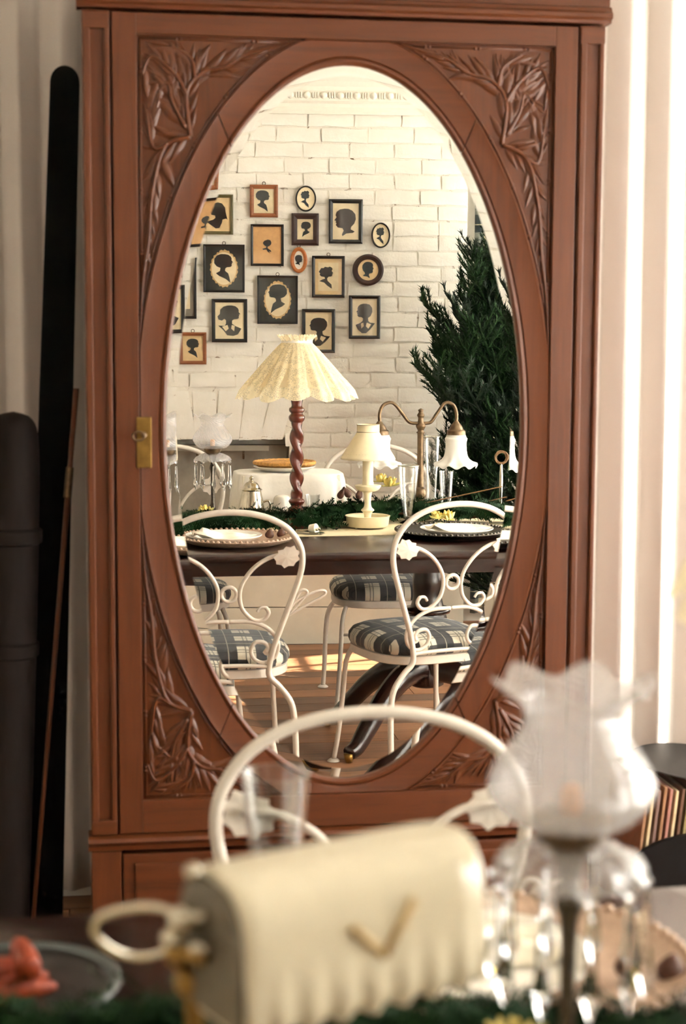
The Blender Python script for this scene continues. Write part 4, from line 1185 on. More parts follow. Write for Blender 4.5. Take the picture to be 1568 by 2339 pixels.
for (r, z) in ((0.0835, 0.258), (0.0386, 0.332), (0.0388, 0.3565)):
    bm = B(); tube(bm, [(r*cos(2*pi*i/48), r*sin(2*pi*i/48), z) for i in range(48)], 0.0011, 5, closed=True); obj('painted_line', bm, 'cream_line', sh, smooth=True)

# two-armed brass lamp with ruffled milk glass shades
YL = -2.43
sp_ = seen_y(960, 1150, YL)
al = thing('two_arm_lamp', 'aged brass two-armed table lamp with ruffled white glass shades', 'lamp', (sp_.x, YL, RZ))
zt = seen_y(960, 934, YL).z-TZ
bm = B(); lathe(bm, smooth_prof([(0.065, 0.0), (0.066, 0.008), (0.045, 0.016), (0.020, 0.026), (0.014, 0.06), (0.022, 0.085), (0.020, 0.105), (0.012, 0.115)], 4), 28); obj('base', bm, 'old_brass', al, smooth=True)
bm = B(); lathe(bm, smooth_prof([(0.013, 0.112), (0.013, 0.13), (0.012, 0.30), (0.016, 0.31), (0.011, 0.318), (0.016, zt-0.070), (0.018, zt-0.062), (0.012, zt-0.052), (0.010, zt-0.035), (0.014, zt-0.025), (0.008, zt-0.014), (0.010, zt-0.006), (0.0005, zt)], 4), 20); obj('pole', bm, 'old_brass', al, smooth=True)
zarm = seen_y(960, 968, YL).z-TZ
for (pxs, sgn) in ((1043, 1), (868, -1)):
    xs = seen_y(pxs, 960, YL).x-sp_.x
    zt_ = seen_y(pxs, 922, YL).z-TZ; zs = seen_y(pxs, 966, YL).z-TZ; zsh = seen_y(pxs, 994, YL).z-TZ; zb_ = seen_y(pxs, 1072, YL).z-TZ
    bm = B(); tube(bm, spline([(sgn*0.008, 0, zarm), (xs*0.28, 0, zarm+0.004), (xs*0.45, 0, zarm+0.035), (xs*0.68, 0, zt_), (xs*0.9, 0, zt_-0.006), (xs, 0, zt_-0.035), (xs, 0, zs)], 6), 0.0062, 10); arm = obj('arm', bm, 'old_brass', al, smooth=True)
    bm = B(); lathe(bm, smooth_prof([(0.008, zs+0.004), (0.012, zs-0.002), (0.020, zs-0.012), (0.027, zs-0.026), (0.0335, zs-0.032), (0.034, zs-0.050), (0.030, zs-0.052)], 3), 28, cx=xs); obj('socket_cap', bm, 'old_brass', arm, smooth=True)
    hh = zsh-zb_
    pr = smooth_prof([(0.034, zsh), (0.038, zsh-0.08*hh), (0.041, zsh-0.12*hh), (0.038, zsh-0.25*hh), (0.040, zsh-0.50*hh), (0.046, zsh-0.68*hh), (0.060, zsh-0.80*hh), (0.076, zsh-0.86*hh), (0.078, zsh-0.93*hh)], 4)
    bm = B()
    def rf(r, z, a, j, zsh=zsh, hh=hh):
        t = max(0.0, ((zsh-z)/hh-0.5)/0.42)
        return r*(1+0.05*t*cos(9*a)), z+0.006*t*t*cos(9*a)
    lathe(bm, pr, 96, fn=rf, cx=xs, cap=False); o = obj('glass_shade', bm, 'milk_glass', arm, smooth=True)
    md = o.modifiers.new('thickness', 'SOLIDIFY'); md.thickness = 0.002

# ------------------------------------------------------------------ table linen, settings and food
rp_ = B(); layer_stack(rp_, [(rrect(-1.08, 1.14, -2.45, -1.945, 0.01, 2), TZ), (rrect(-1.08, 1.14, -2.45, -1.945, 0.01, 2), TZ+0.002)])
tag(obj('table_runner', rp_, 'cloth_runner'), 'cream cloth runner lying along the middle of the dark table', 'runner')

def napkin_mesh(seed, w=0.20, d=0.11):
    r = random.Random(seed); V, Fc = [], []; nx, ny = 22, 12
    for j in range(ny+1):
        for i in range(nx+1):
            x = (i/nx-0.5)*w; y_ = (j/ny-0.5)*d*(0.55+0.9*(1-i/nx))
            e = min(i, nx-i)/3.0; e2 = min(j, ny-j)/2.0; ed = min(1, e, e2)
            z = 0.004 + ed*(0.012+0.016*(1-i/nx)) + ed*0.006*sin(j*1.5+i*0.25+seed)+ed*0.003*sin(i*0.7+seed*2)
            y_ += 0.006*sin(i*0.6+seed)
            z += 0.5*max(0.0, math.hypot(x, y_+0.03)-0.072)      # drapes over the plate's raised rim
            V.append((x, y_, z))
    for j in range(ny):
        for i in range(nx):
            a = j*(nx+1)+i; Fc.append((a, a+1, a+nx+2, a+nx+1))
    return (V, [], Fc)
def setting(cx_, cy_, which, seed, dx, dark=True, k=1.0):
    ch = thing('charger_plate', 'large beaded charger plate under the napkin ' + which, 'plate', (cx_, cy_, TZ+0.0006), 0, "charger plates")
    bm = B(); lathe(bm, [(r_*k, z_) for r_, z_ in smooth_prof([(0.0005, 0.004), (0.10, 0.004), (0.135, 0.008), (0.165, 0.018), (0.182, 0.024), (0.186, 0.022), (0.165, 0.010), (0.12, 0.0), (0.0005, 0.0)], 3)], 56); pl = obj('plate_body', bm, 'dark_silver' if dark else 'charger_tan', ch, smooth=True)
    bb = B(); bmesh.ops.create_icosphere(bb, subdivisions=1, radius=0.0062); bo = None
    for i in range(64):
        a = 2*pi*i/64; lc_ = (0.182*k*cos(a), 0.182*k*sin(a), 0.0245)
        if bo is None: bo = obj('rim_bead', bb, 'dark_silver' if dark else 'charger_tan', pl, smooth=True, loc=lc_)
        else: inst('rim_bead', bo.data, pl, lc_)
    bm = B(); lathe(bm, smooth_prof([(0.0005, 0.0065), (0.075, 0.0065), (0.095, 0.012), (0.118, 0.024), (0.122, 0.026), (0.119, 0.021), (0.09, 0.007), (0.07, 0.001), (0.0005, 0.001)], 3), 48)
    tag(obj('dinner_plate', bm, 'porcelain', None, smooth=True, loc=(cx_+dx, cy_, TZ+0.005)), 'white dinner plate on the charger ' + which, 'plate', 'dinner plates')
    n_ = obj('napkin', napkin_mesh(seed), 'cloth_napkin', None, smooth=True, loc=(cx_+dx, cy_+0.03, TZ+0.0105), rot=(0, 0, 0))
    md = n_.modifiers.new('thickness', 'SOLIDIFY'); md.thickness = 0.002
    tag(n_, 'rumpled cream cloth napkin lying on the plate ' + which, 'napkin', 'cream napkins')
c1 = seen_z(1030, 1226, TZ)
setting(c1.x, c1.y, 'beside the flute glass', 2, 0.02)
setting(-0.065, -1.785, 'near the hurricane lamp', 5, -0.040, dark=False)

petal = leaf_mesh('petal', 'yellow_petal', 0.9, 0.45, 0.0, 4)
pleaf = leaf_mesh('leaf', 'pale_leaf', 0.5, 0.2, 0.15, 4)
def rosebud(x, y_, z, s_, label, seed):
    r = random.Random(seed)
    t = thing('rosebud', label, 'flower', (x, y_, z), r.uniform(0, 6), 'yellow rosebuds')
    for i in range(9):
        a = 2.4*i; tilt = 0.15+0.09*i
        inst('petal', petal, t, (0.10*s_*cos(a)*0.4*(i/9), 0.10*s_*sin(a)*0.4*(i/9), s_*0.02), (tilt*cos(a+pi/2), tilt*sin(a+pi/2), a), (s_*0.8, s_*0.8, s_))
    for i in range(3):
        a = 2.1*i+0.5; inst('leaf', pleaf, t, (0, 0, s_*0.05), (1.2*cos(a+pi/2), 1.2*sin(a+pi/2), a), (s_*1.2, s_*1.2, s_*1.2))
    bm = B(); tube(bm, spline([(0, 0, 0.04*s_), (0.3*s_, 0, 0.02*s_), (0.9*s_, 0.1*s_, 0.06*s_)], 3), 0.0022, 6); obj('stem', bm, 'pale_leaf', t, smooth=True)
for (px, py, z, y_, s_, lab) in ((1022, 1178, 0, -1.90, 0.034, 'pale yellow rosebud above the napkin beside the flute glass'),
                                 (996, 1176, 0, -1.88, 0.028, 'smaller pale yellow bud lying against the folded napkin beside the flute glass'),
                                 (467, 1166, 0, -2.10, 0.034, 'yellow rosebud standing up before the hurricane lamp'),
                                 (432, 1182, 0, -2.10, 0.028, 'low yellow bud at the garland edge near the hurricane lamp'),
                                 (392, 1176, 0, -2.10, 0.030, 'yellow bud at the outer end of the left napkin'),
                                 (872, 1092, 0, -2.33, 0.032, 'cream-yellow bud on the garland behind the flute glass'),
                                 (893, 1102, 0, -2.30, 0.036, 'opened cream rose on the garland behind the flute glass')):
    q = seen_y(px, py+9, y_)
    if lab.startswith('yellow bud at'): lab = 'yellow bud at the end of the napkin near the hurricane lamp'
    rosebud(q.x, y_, max(q.z, TZ+0.025), s_, lab, px)
figm = None
for i, (px, py) in enumerate(((563, 1216), (596, 1212))):
    q = seen_z(px, py, TZ+0.02)
    bm = B(); lathe(bm, smooth_prof([(0.0005, 0.0), (0.011, 0.003), (0.015, 0.012), (0.010, 0.022), (0.003, 0.030), (0.0005, 0.032)], 3), 14)
    o = obj('fig', bm, 'fig_brown', None, smooth=True, loc=(0.045+0.040*i, -1.83-0.012*i, TZ+0.010), rot=(0.15*i, 0.1, 0))
    tag(o, 'small brown fig lying on the tan charger plate', 'fig', 'figs on the charger')

# glassware
def flute(x, y_, h, r, label, z0=None):
    z0 = RZ if z0 is None else z0
    t = thing('flute_glass', label, 'glass', (x, y_, z0), 0, 'flute glasses')
    pr = smooth_prof([(0.028, 0.0), (0.030, 0.003), (0.014, 0.008), (0.010, 0.016), (0.016, 0.030), (r*0.62, h*0.35), (r*0.82, h*0.65), (r, h)], 4)
    bm = B(); lathe(bm, pr, 40, cap=False, fn=lambda rr, z, a, j: (rr*(1+0.025*cos(8*a)*max(0, 1-z/h*1.4)), z)); o = obj('bowl', bm, 'glass_thin', t, smooth=True)
    md = o.modifiers.new('thickness', 'SOLIDIFY'); md.thickness = 0.002
    bm = B(); tube(bm, [(r*cos(2*pi*i/40), r*sin(2*pi*i/40), h) for i in range(40)], 0.0014, 6, closed=True); obj('rim', bm, 'silver', t, smooth=True)
    bm = B(); lathe(bm, [(0.0005, 0.0), (0.028, 0.0), (0.028, 0.004), (0.012, 0.010), (0.010, 0.02), (0.0005, 0.028)], 20); obj('solid_base', bm, 'crystal', t, smooth=True)
f1 = seen_z(930, 1194, RZ)
flute(f1.x, f1.y+0.02, 0.205, 0.038, 'tall flute glass standing beside the cream candlestick lamp')
f2 = seen_y(987, 1100, -2.53)
flute(f2.x, -2.53, seen_y(987, 997, -2.53).z-TZ, 0.030, 'tall flute glass standing behind the two-armed lamp', TZ)
def tumbler(x, y_, z0, h, r, label, thick=0.0022):
    bm = B(); lathe(bm, [(0.0005, 0.004), (r*0.62, 0.004), (r*0.72, h*0.3), (r*0.88, h*0.7), (r, h), (r-thick, h), (r*0.88-thick, h*0.7), (r*0.70-thick, h*0.3), (r*0.58, 0.012), (0.0005, 0.012)], 36)
    for v in bm.verts:
        if abs(v.co.z-0.004) < 1e-6: v.co.z = 0.0
    o = obj('tumbler', bm, 'glass_thin', None, smooth='auto', loc=(x, y_, z0)); return tag(o, label, 'glass')
t3 = seen_y(1014, 1104, -2.50)
tumbler(t3.x+0.01, -2.50, TZ, max(0.06, seen_y(1014, 1076, -2.50).z-TZ), 0.027, 'small clear tumbler under the ruffled white lamp shade')
g_ = direct_z(636, 2100, TZ)
tumbler(-0.292, -1.585, TZ, 0.172, 0.040, 'tall clear tumbler standing behind the cream vessel by the chair', 0.003)

# silver pot
po_ = seen_y(575, 1150, -2.30)
sp2 = thing('silver_pot', 'small polished silver sugar pot with a finial lid and loop handle', 'pot', (po_.x, -2.30, RZ))
sc_ = 1.18
zf = (seen_y(572, 1086, -2.30).z-RZ)
bm = B(); lathe(bm, smooth_prof([(0.030, 0.0), (0.034, 0.004), (0.022, 0.010), (0.018, 0.018), (0.034, 0.030), (0.045, 0.050), (0.044, 0.070), (0.034, zf-0.055), (0.038, zf-0.050)], 4), 32); obj('body', bm, 'silver', sp2, smooth=True)
bm = B(); lathe(bm, smooth_prof([(0.038, zf-0.050), (0.030, zf-0.042), (0.027, zf-0.036), (0.020, zf-0.026), (0.012, zf-0.022), (0.006, zf-0.016), (0.008, zf-0.008), (0.0005, zf)], 4), 32); obj('lid', bm, 'silver', sp2, smooth=True)
bm = B(); tube(bm, spline([(0.036, 0, 0.075), (0.058, 0, 0.082), (0.066, 0, 0.065), (0.058, 0, 0.042), (0.040, 0, 0.036)], 6), 0.004, 8); obj('handle', bm, 'silver', sp2, smooth=True)
# pale jar
q = seen_y(643, 1150, -2.33)
bm = B(); lathe(bm, smooth_prof([(0.0005, 0.0), (0.026, 0.0), (0.034, 0.02), (0.036, 0.05), (0.030, 0.085), (0.022, 0.098), (0.0005, 0.102)], 4), 32)
tag(obj('egg_jar', bm, 'porcelain', None, smooth=True, loc=(q.x, -2.31, RZ)), 'smooth white porcelain jar between the silver pot and twist lamp', 'jar')
q = seen_y(706, 1150, -2.33)
tumbler(q.x+0.012, -2.325, RZ, 0.10, 0.028, 'clear water glass standing just behind the twist lamp')

# pie on a cloth-covered stand
pq = (seen_y(650, 1065, -2.50), seen_y(530, 1075, -2.47), seen_y(790, 1085, -2.47))
pcx = (pq[1].x+pq[2].x)/2; hw = (pq[2].x-pq[1].x)/2; topz = seen_y(650, 1078, -2.47).z
pcy = -2.505
sd_ = thing('cloth_stand', 'low stand draped in a white cloth carrying the pie', 'stand', (pcx, pcy, TZ))
hd = 0.13
obj('riser', box(B(), -hw+0.03, hw-0.03, -hd+0.012, hd-0.012, 0.0, topz-TZ-0.006, 0.004), 'board_paint', sd_)
V, Fc = [], []; nn = 96; lay = [(0.15, 0.0), (0.5, 0.0), (0.93, 0.0), (1.0, 0.004), (1.03, 0.03), (1.05, 0.07), (1.06, 0.11), (1.07, topz-TZ-0.012)]
for j, (f_, dn) in enumerate(lay):
    for i in range(nn):
        a = 2*pi*i/nn; c, s_ = cos(a), sin(a); q5 = 2/5.0
        wv = 0.010*sin(a*11)*max(0, (j-3)/4)+0.007*sin(a*17+2)*max(0, (j-3)/4)
        x = math.copysign(abs(c)**q5, c)*(hw-0.012)*f_+c*wv; y_ = math.copysign(abs(s_)**q5, s_)*hd*f_+s_*wv
        z = topz-TZ-min(dn, topz-TZ-0.006)
        if j == len(lay)-1: z += 0.010*abs(sin(a*14))
        V.append((x, y_, z))
for j in range(len(lay)-1):
    for i in range(nn):
        k2 = (i+1) % nn; Fc.append((j*nn+i, j*nn+k2, (j+1)*nn+k2, (j+1)*nn+i))
Fc.append(tuple(range(nn)))
o = obj('white_cloth', (V, [], Fc), 'cloth_white', sd_, smooth=True)
md = o.modifiers.new('thickness', 'SOLIDIFY'); md.thickness = 0.002; md.offset = 1
pr_ = (seen_y(722, 1066, pcy).x-seen_y(579, 1066, pcy).x)/2; pxc = seen_y(650, 1066, pcy).x
bm = B(); lathe(bm, smooth_prof([(0.0005, 0.003), (0.07, 0.003), (0.10, 0.012), (0.112, 0.018), (0.108, 0.013), (0.07, 0.0), (0.0005, 0.0)], 3), 48)
tag(obj('pie_plate', bm, 'porcelain', None, smooth=True, loc=(pxc, pcy, topz+0.002)), 'white plate under the golden pie', 'plate')
pie = thing('golden_pie', 'round golden-crusted pie on a white plate behind the twist lamp', 'pie', (pxc, pcy, topz+0.0055))
bm = B(); lathe(bm, smooth_prof([(0.0005, 0.0), (pr_*0.60, 0.0), (pr_*0.80, 0.010), (pr_*0.97, 0.022), (pr_, 0.026), (pr_*0.96, 0.030), (pr_*0.86, 0.026), (pr_*0.5, 0.032), (0.0005, 0.034)], 3), 64, fn=lambda r, z, a, j: (r*(1+(0.012*cos(30*a) if r > pr_*0.8 else 0)), z)); obj('crust', bm, 'crust', pie, smooth=True)
bm = B(); tube(bm, [(pr_*0.95*cos(2*pi*i/72), pr_*0.95*sin(2*pi*i/72), 0.026+0.0025*sin(i*pi)) for i in range(72)], [0.006+0.0016*(i % 2) for i in range(72)], 8, closed=True); obj('crimped_edge', bm, 'crust', pie, smooth=True)

# silver bundle beside the garland
q = seen_z(692, 1218, RZ)
kb = thing('cutlery_bundle', 'silver knife and fork wrapped in a pale napkin band beside the garland', 'cutlery', (q.x, q.y, RZ), radians(35))
for k in (-1, 1):
    bm = B(); tube(bm, spline([(-0.07, k*0.008, 0.006), (-0.02, k*0.007, 0.009), (0.04, k*0.008, 0.014), (0.062, k*0.009, 0.018)], 4), [0.004]*8+[0.005]*5, 8); obj('knife' if k < 0 else 'fork', bm, 'silver', kb, smooth=True)
bm = B(); tube(bm, [(0.030, 0, 0.014), (0.052, 0, 0.018)], [0.017, 0.018], 14); obj('napkin_band', bm, 'cloth_napkin', kb, smooth='auto')

# twig ring ornament
q = seen_y(1146, 1045, -2.42)
tw = thing('twig_ring', 'small twig ring ornament on a thin stand among the greenery', 'ornament', (q.x, -2.42, RZ))
bm = B()
for k in range(5):
    P = [((0.0215+0.0035*sin(3*t+k*1.3))*cos(t), 0.004*sin(5*t+k), q.z-RZ+(0.0215+0.0035*sin(3*t+k*1.3))*sin(t)) for t in [2*pi*i/30 for i in range(30)]]
    tube(bm, P, 0.0022, 5, closed=True)
obj('ring', bm, 'twig', tw, smooth=True)
bm = B(); lathe(bm, smooth_prof([(0.024, 0.0), (0.024, 0.004), (0.006, 0.010), (0.004, 0.05), (0.007, (q.z-RZ)*0.6), (0.004, q.z-RZ-0.020)], 4), 16); obj('stand', bm, 'silver', tw, smooth=True)

# garland of cedar along the table
def garland():
    path = spline([(-1.05, -1.99, 0), (-0.70, -1.97, 0), (-0.40, -1.99, 0), (-0.18, -2.015, 0), (0.02, -2.06, 0), (0.20, -2.10, 0), (0.36, -2.225, 0), (0.50, -2.31, 0), (0.66, -2.31, 0), (0.85, -2.25, 0), (1.10, -2.22, 0)], 10)
    g = thing('garland', 'green cedar garland lying along the middle of the dining table', 'garland', (0, -2.1, RZ))
    bm = B(); tube(bm, [Vector((p.x, p.y+2.1, 0.03+0.006*sin(i*0.7))) for i, p in enumerate(path)], 0.010, 8); obj('stem', bm, 'bark', g, smooth=True)
    r = random.Random(11); V, Fc = [], []
    n_ = len(path)
    stands = [(tp.x, -2.18, 0.066, 9), (cp_.x, cp_.y, 0.081, 0.05), (cp_.x, cp_.y, 0.026, 9), (sp_.x, YL, 0.068, 9), (-0.115, -2.155, 0.060, 9),
              (f1.x, f1.y+0.02, 0.036, 9), (f2.x, -2.53, 0.034, 9), (-0.065, -1.785, 0.191, 0.034)]
    kc, ks = cos(radians(35)), sin(radians(35))
    stands += [(kb.location.x+kc*t_, kb.location.y+ks*t_, 0.019, 9) for t_ in (-0.07, -0.045, -0.02, 0.005, 0.03, 0.05)]
    def clear(q):
        for (sx_, sy_, sr_, sh_) in stands:
            for v in q:
                if v.z < sh_ and (v.x-sx_)**2+(v.y-2.1-sy_)**2 < sr_*sr_: return False
        return True
    for s_ in range(2300):
        t = r.random()*(n_-1.001); i = int(t); p = path[i].lerp(path[i+1], t-i); d = (path[i+1]-path[i]).normalized()
        side = Vector((-d.y, d.x, 0))
        an = r.uniform(-0.15, pi+0.15)
        out = (side*cos(an)+Vector((0, 0, 1))*sin(an))
        st = Vector((p.x, p.y+2.1, 0.030))+out*r.uniform(0.008, 0.032)
        fwd = d*r.choice((-1, 1))*r.uniform(0.5, 1.3)
        dr_ = (out*r.uniform(0.45, 1.0)+fwd).normalized()
        ln = r.uniform(0.045, 0.085)
        up = out.cross(dr_); up = up.normalized() if up.length > 1e-5 else Vector((0, 0, 1))
        m_ = 9
        for k in range(m_):
            f_ = (k+0.5)/m_; c = st+dr_*(ln*f_)+Vector((0, 0, -0.018*f_*f_))
            for sd in (-1, 1):
                lw = ln*0.30*(1-f_*0.75)
                tip = c+dr_*(lw*0.8)+up*(sd*lw)+Vector((r.uniform(-1, 1), r.uniform(-1, 1), r.uniform(-1, 1)))*0.003
                b0 = c-dr_*0.003; b1 = c+dr_*0.004
                q = [b0, tip, b1]
                for v in q: v.z = max(v.z, 0.001)
                if not clear(q): continue
                a = len(V); V.extend([tuple(v) for v in q]); Fc.append((a, a+1, a+2))
    o = obj('foliage', (V, [], Fc), 'cedar', g); o['kind'] = 'stuff'
    o['label'] = 'dark green feathery cedar foliage'
    bm = B()
    for (x, y_, ang, ln) in ((0.645, 0.10, 0.15, 0.26), (0.86, 0.15, -0.1, 0.22)):
        P = spline([(x, -2.30+2.1+0.02, 0.07), (x+ln*0.5, -2.28+2.1+0.03, 0.10), (x+ln, -2.24+2.1+0.05, 0.135)], 6); tube(bm, P, 0.0022, 5)
    obj('bare_twig', bm, 'twig', g, smooth=True)
garland()
# loose sprig in front of the runner
q = seen_z(708, 1222, TZ)
V, Fc = [], []; r = random.Random(4)
for b_ in range(7):
    an = r.uniform(-0.5, 0.7); st = Vector((0, 0, 0.006)); d = Vector((-cos(an), -sin(an)*0.6, 0.10)); ln = r.uniform(0.06, 0.10)
    s_ = d.cross(Vector((0, 0, 1))).normalized()
    for k in range(14):
        f_ = k/14; c = st+d*ln*f_
        for sd in (-1, 1):
            lw = 0.022*(1-f_*0.7); a = len(V); V += [tuple(c-d*0.003), tuple(c+d*lw*0.8+s_*sd*lw), tuple(c+d*0.004)]; Fc.append((a, a+1, a+2))
tag(obj('cedar_sprig', (V, [], Fc), 'cedar', None, loc=(q.x+0.05, q.y, TZ)), 'loose cedar sprig lying on the bare wood at the runner edge', 'sprig')
# pine cones on the greenery
cone_parts = None
def pinecone(x, y_, z, label, rot):
    global cone_parts
    t = thing('pine_cone', label, 'pine cone', (x, y_, z), rot, 'pine cones in the garland')
    t.rotation_euler = (0.5, 0.3, rot)
    bm = B(); lathe(bm, smooth_prof([(0.0005, 0.0), (0.010, 0.006), (0.012, 0.018), (0.006, 0.036), (0.0005, 0.042)], 3), 10); obj('core', bm, 'fig_brown', t, smooth=True)
    if cone_parts is None:
        b_ = B(); prism(b_, [(-0.004, 0), (0.004, 0), (0.0055, 0.010), (0.0, 0.014), (-0.0055, 0.010)], -0.001, 0.001); me = bpy.data.meshes.new('scale'); b_.to_mesh(me); b_.free(); me.materials.append(MATS['fig_brown']); cone_parts = me
    for k in range(26):
        a = 2.399*k; zz = 0.004+0.034*k/26; rr = 0.010*sin(pi*(0.15+0.75*k/26))
        inst('scale', cone_parts, t, (rr*cos(a), rr*sin(a), zz), (0.9, 0, a-pi/2), (0.9, 0.9, 0.9))
for (px, py, y_, lab) in ((775, 1116, -2.26, 'brown pine cone resting in the garland beside the white cloth'), (800, 1114, -2.29, 'pine cone in the garland next to the candlestick lamp'), (818, 1118, -2.31, 'pine cone half hidden behind the candlestick lamp')):
    q = seen_y(px, py, y_); pinecone(q.x, y_, max(RZ+0.055, q.z-0.035), lab, px*0.1)

# ------------------------------------------------------------------ foreground pieces on the table
def along(px, py, depth):
    return Vector((CX, CY, CZ)) + _ray(px, py)*depth
PLc, PRc = along(488, 2155, 1.05), along(1035, 2032, 1.15)
st0 = along(445, 2300, 1.08)
pl_ = thing('piano_lamp', 'cream ribbed barrel-shaped lampshade on a silver and brass arm over the table', 'lamp', (st0.x, st0.y, RZ))
base_ = Vector((st0.x, st0.y, RZ))
ax_ = (PRc-PLc); LN = ax_.length; ax_.normalize()
ay_ = Vector((0, 0, 1)).cross(ax_).normalized(); az_ = ax_.cross(ay_)
def PT(x, yv, z): return PLc + ax_*x + ay_*yv + az_*z - base_
def section(w, h, n=30):
    out = []
    for i in range(n+1):
        a = pi*i/n; c, s_ = cos(a), sin(a)
        out.append((w*math.copysign(abs(c)**0.72, c), h*0.45+h*0.55*abs(s_)**0.72))
    return [(w*0.93, 0.0), (w*1.04, h*0.10), (w*1.03, h*0.30)]+out+[(-w*1.03, h*0.30), (-w*1.04, h*0.10), (-w*0.93, 0.0)]
bm = B(); rings = []; NXS = 96
for j in range(NXS+1):
    t = j/NXS; x = LN*t
    e = min(1.0, 0.90+0.10*min(1, t/0.05)**0.5, 0.80+0.20*min(1, (1-t)/0.12)**0.5)
    flt = 0.5+0.5*cos(2*pi*t*8)
    ring = []
    for (yy, zz) in section(0.046*e, 0.096*(0.93+0.07*e)):
        k = max(0.0, 1-zz/0.045)
        ring.append(bm.verts.new(PT(x, yy*(1+0.085*k*flt), zz-0.048-0.004*k*flt)))
    rings.append(ring)
for A, Bq in zip(rings, rings[1:]):
    for i in range(len(A)-1): bm.faces.new((A[i], A[i+1], Bq[i+1], Bq[i]))
    bm.faces.new((A[-1], A[0], Bq[0], Bq[-1]))
bm.faces.new(rings[-1]); bm.faces.new(rings[0][::-1])
shd = obj('shade', bm, 'champagne', pl_, smooth='auto')
bm = B(); prism(bm, [(q[0]*0.97, 0.002+q[1]*0.95-0.048) for q in section(0.0425, 0.092)], -0.004, 0.002, to=lambda a, z, x: PT(x, a, z)); obj('end_plate', bm, 'pewter', pl_)
bm = B()
for (a, b) in (((LN*0.40, 0.010), (LN*0.53, -0.014)), ((LN*0.53, -0.014), (LN*0.66, 0.020))):
    tube(bm, [PT(a[0], -0.0470, a[1]), PT(b[0], -0.0468, b[1])], 0.0032, 8)
obj('v_mark', bm, 'v_mark_tan', shd, smooth=True)  # tan V-shaped line across the side of the shade
bm = B()
lp = [along(px, py, 1.05+0.02*k) - base_ for k, (px, py) in enumerate(((420, 2095), (360, 2072), (290, 2075), (228, 2095), (215, 2130), (262, 2172), (330, 2185), (400, 2165)))]
tube(bm, spline(lp, 6), 0.0027, 10)
tube(bm, spline([lp[0], PT(-0.012, 0, 0.02), PT(0.0, 0, 0.02)], 4), 0.004, 8)
tube(bm, spline([lp[-1], PT(-0.014, 0, 0.0), PT(0.0, 0, -0.004)], 4), 0.004, 8)
obj('silver_loop', bm, 'silver', pl_, smooth=True)
for (px, py, d_, rr, mt) in ((418, 2102, 1.06, 0.010, 'silver'), (395, 2145, 1.06, 0.008, 'silver'), (404, 2178, 1.06, 0.008, 'brass'), (436, 2240, 1.08, 0.011, 'brass'), (442, 1992, 1.05, 0.006, 'silver')):
    bm = B(); bmesh.ops.create_icosphere(bm, subdivisions=3, radius=rr); obj('knob', bm, mt, pl_, smooth=True, loc=along(px, py, d_)-base_)
hs = along(436, 2240, 1.08)-base_
bm = B(); lathe(bm, smooth_prof([(0.0005, 0.0), (0.058, 0.0), (0.060, 0.008), (0.040, 0.016), (0.014, 0.024), (0.007, 0.040), (0.0065, max(0.05, hs.z*0.5)), (0.010, hs.z*0.72), (0.006, hs.z*0.8), (0.006, hs.z-0.006), (0.0005, hs.z)], 4), 24)
obj('stand', bm, 'brass', pl_, smooth=True)
bm = B(); tube(bm, spline([(0, 0, hs.z-0.004), hs, along(404, 2178, 1.06)-base_, PT(-0.006, 0, -0.01)], 5), 0.0045, 8); obj('arm', bm, 'brass', pl_, smooth=True)
# plate of carrots at the table end
q = direct_z(40, 2300, TZ)
pl = (q.x-0.005, q.y+0.02, TZ)
bm = B(); lathe(bm, smooth_prof([(0.0005, 0.004), (0.06, 0.004), (0.085, 0.010), (0.105, 0.018), (0.107, 0.016), (0.08, 0.004), (0.055, 0.0), (0.0005, 0.0)], 3), 48)
plain('plate_rim_blue', (80, 86, 84), 0.25)
plain('plate_dark', (34, 26, 24), 0.3)
fp_ = tag(obj('food_plate', bm, 'plate_dark', None, smooth=True, loc=pl), 'dark plate of carrots with a pale grey rim near the table end', 'plate')
bm = B(); lathe(bm, [(0.094, 0.0165), (0.105, 0.0205), (0.1085, 0.0190), (0.1085, 0.017)], 48, cap=False); obj('pale_rim', bm, 'plate_rim_blue', fp_, smooth=True)
cm = None
for i, (dx, dy, dz_, az, el) in enumerate(((0.0, -0.031, 0.0185, 0.3, 0.0), (-0.009, -0.002, 0.0185, 0.3, 0.0), (-0.018, 0.027, 0.0185, 0.3, 0.0), (-0.028, 0.0, 0.0455, 1.55, 0.0), (0.010, -0.004, 0.0455, 1.75, 0.0))):
    if cm is None:
        b_ = B(); tube(b_, spline([(-0.04, 0, 0), (0, 0, 0.004), (0.045, 0, 0)], 5), [0.013, 0.014, 0.014, 0.0135, 0.013, 0.012, 0.011, 0.010, 0.008, 0.006, 0.003], 10)
        me = bpy.data.meshes.new('carrot'); bmesh.ops.recalc_face_normals(b_, faces=b_.faces[:]); b_.to_mesh(me); b_.free(); me.materials.append(MATS['carrot'])
        for p in me.polygons: p.use_smooth = True
        cm = me
    o = inst('carrot', cm, None, (pl[0]+dx, pl[1]+dy, TZ+dz_), (0, -el, az)); tag(o, 'glazed orange carrot piece on the dark plate', 'carrot', 'carrots on the plate')

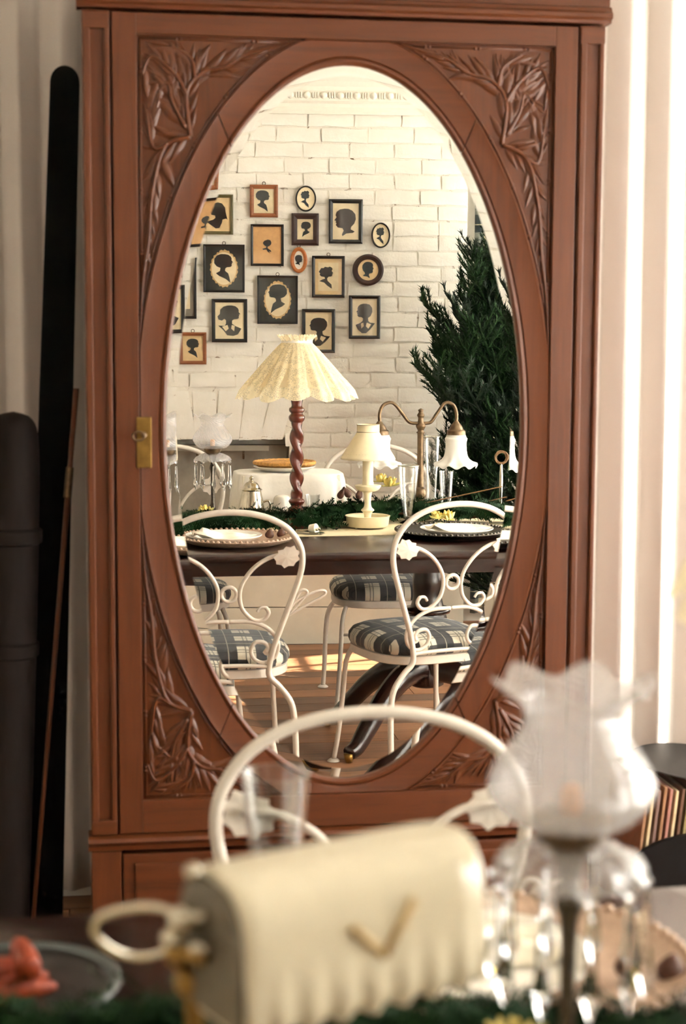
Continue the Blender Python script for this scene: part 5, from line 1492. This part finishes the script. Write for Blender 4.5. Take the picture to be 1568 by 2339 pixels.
# ------------------------------------------------------------------ spruce tree
def branch_mesh(seed):
    r = random.Random(seed); V, Fc = [], []
    stems = []
    main = [Vector((0, 0, 0)), Vector((0.34, 0, 0.02)), Vector((0.68, 0, 0.07)), Vector((1.0, 0, 0.16))]
    mp = spline(main, 6); stems.append((mp, 0.014))
    for k in range(5, len(mp)-2, 1):
        for sd in (-1, 1):
            if r.random() < 0.3: continue
            f_ = k/len(mp); ln = 0.36*(1-f_)+0.12
            d = (mp[k+1]-mp[k]).normalized(); s_ = Vector((0, sd, 0.12))
            e = mp[k]+(d*0.75+s_*0.75).normalized()*ln+Vector((0, 0, r.uniform(-0.03, 0.07)))
            stems.append(([mp[k], mp[k].lerp(e, 0.5)+Vector((0, 0, -0.01)), e], 0.007))
    for P, rad in stems:
        for a, b in zip(P, P[1:]):
            d = (b-a); n1 = d.orthogonal().normalized(); n2 = d.normalized().cross(n1)
            i0 = len(V)
            for c in (a, b):
                for q in range(3): V.append(tuple(c+(n1*cos(2*pi*q/3)+n2*sin(2*pi*q/3))*rad*0.6))
            for q in range(3): Fc.append((i0+q, i0+(q+1) % 3, i0+3+(q+1) % 3, i0+3+q))
            cnt = int(d.length*230)+4
            for q in range(cnt):
                c = a+d*((q+r.random())/cnt); an = r.uniform(0, 2*pi)
                o_ = n1*cos(an)+n2*sin(an)
                if o_.z < -0.6: continue
                tip = c+(o_*0.75+d.normalized()*0.75)*r.uniform(0.035, 0.055)
                w_ = d.normalized().cross(o_)*0.0058
                i0 = len(V); V += [tuple(c-w_), tuple(c+w_), tuple(tip)]; Fc.append((i0, i0+1, i0+2))
    me = bpy.data.meshes.new('branch'); me.from_pydata(V, [], Fc); me.update()
    me.materials.append(MATS['needle_dark' if seed % 2 else 'needle']); return me
TR = Vector((1.23, -3.12, 0))
tree = thing('spruce_tree', 'dark green cut spruce tree standing in the corner by the window', 'tree', TR)
bm = B(); tube(bm, [(0, 0, 0.0), (0, 0, 0.8), (0.01, 0, 1.6), (0.0, 0, 2.28)], [0.035, 0.028, 0.016, 0.005], 10); obj('trunk', bm, 'bark', tree, smooth=True)
bm = B(); lathe(bm, [(0.0005, 0.0), (0.15, 0.0), (0.15, 0.012), (0.06, 0.02), (0.05, 0.10), (0.0005, 0.10)], 28); obj('stand', bm, 'old_brass', tree, smooth='auto')
bms = [branch_mesh(i) for i in range(5)]
r = random.Random(21); k = 0
NB = 330
for i in range(NB):
    f_ = i/(NB-1); z = 0.22+1.98*(f_**1.08)
    az = 2.399963*i+r.uniform(-0.25, 0.25)
    ln = min(0.60, (0.84*(1-(z-0.2)/2.15)+0.09))*r.uniform(0.80, 1.08)*(0.85 if z < 0.8 else 1.0)*(0.78 if z > 1.65 else 1.0)
    el = radians(20+32*f_+r.uniform(-6, 14))
    o = inst('branch', bms[i % 5], tree, (0, 0, z), (r.uniform(-0.2, 0.2), -el, az), (ln, ln*0.9, ln))
o = inst('branch', bms[0], tree, (0, 0, 2.18), (0, -pi/2, 0), (0.22, 0.12, 0.22))
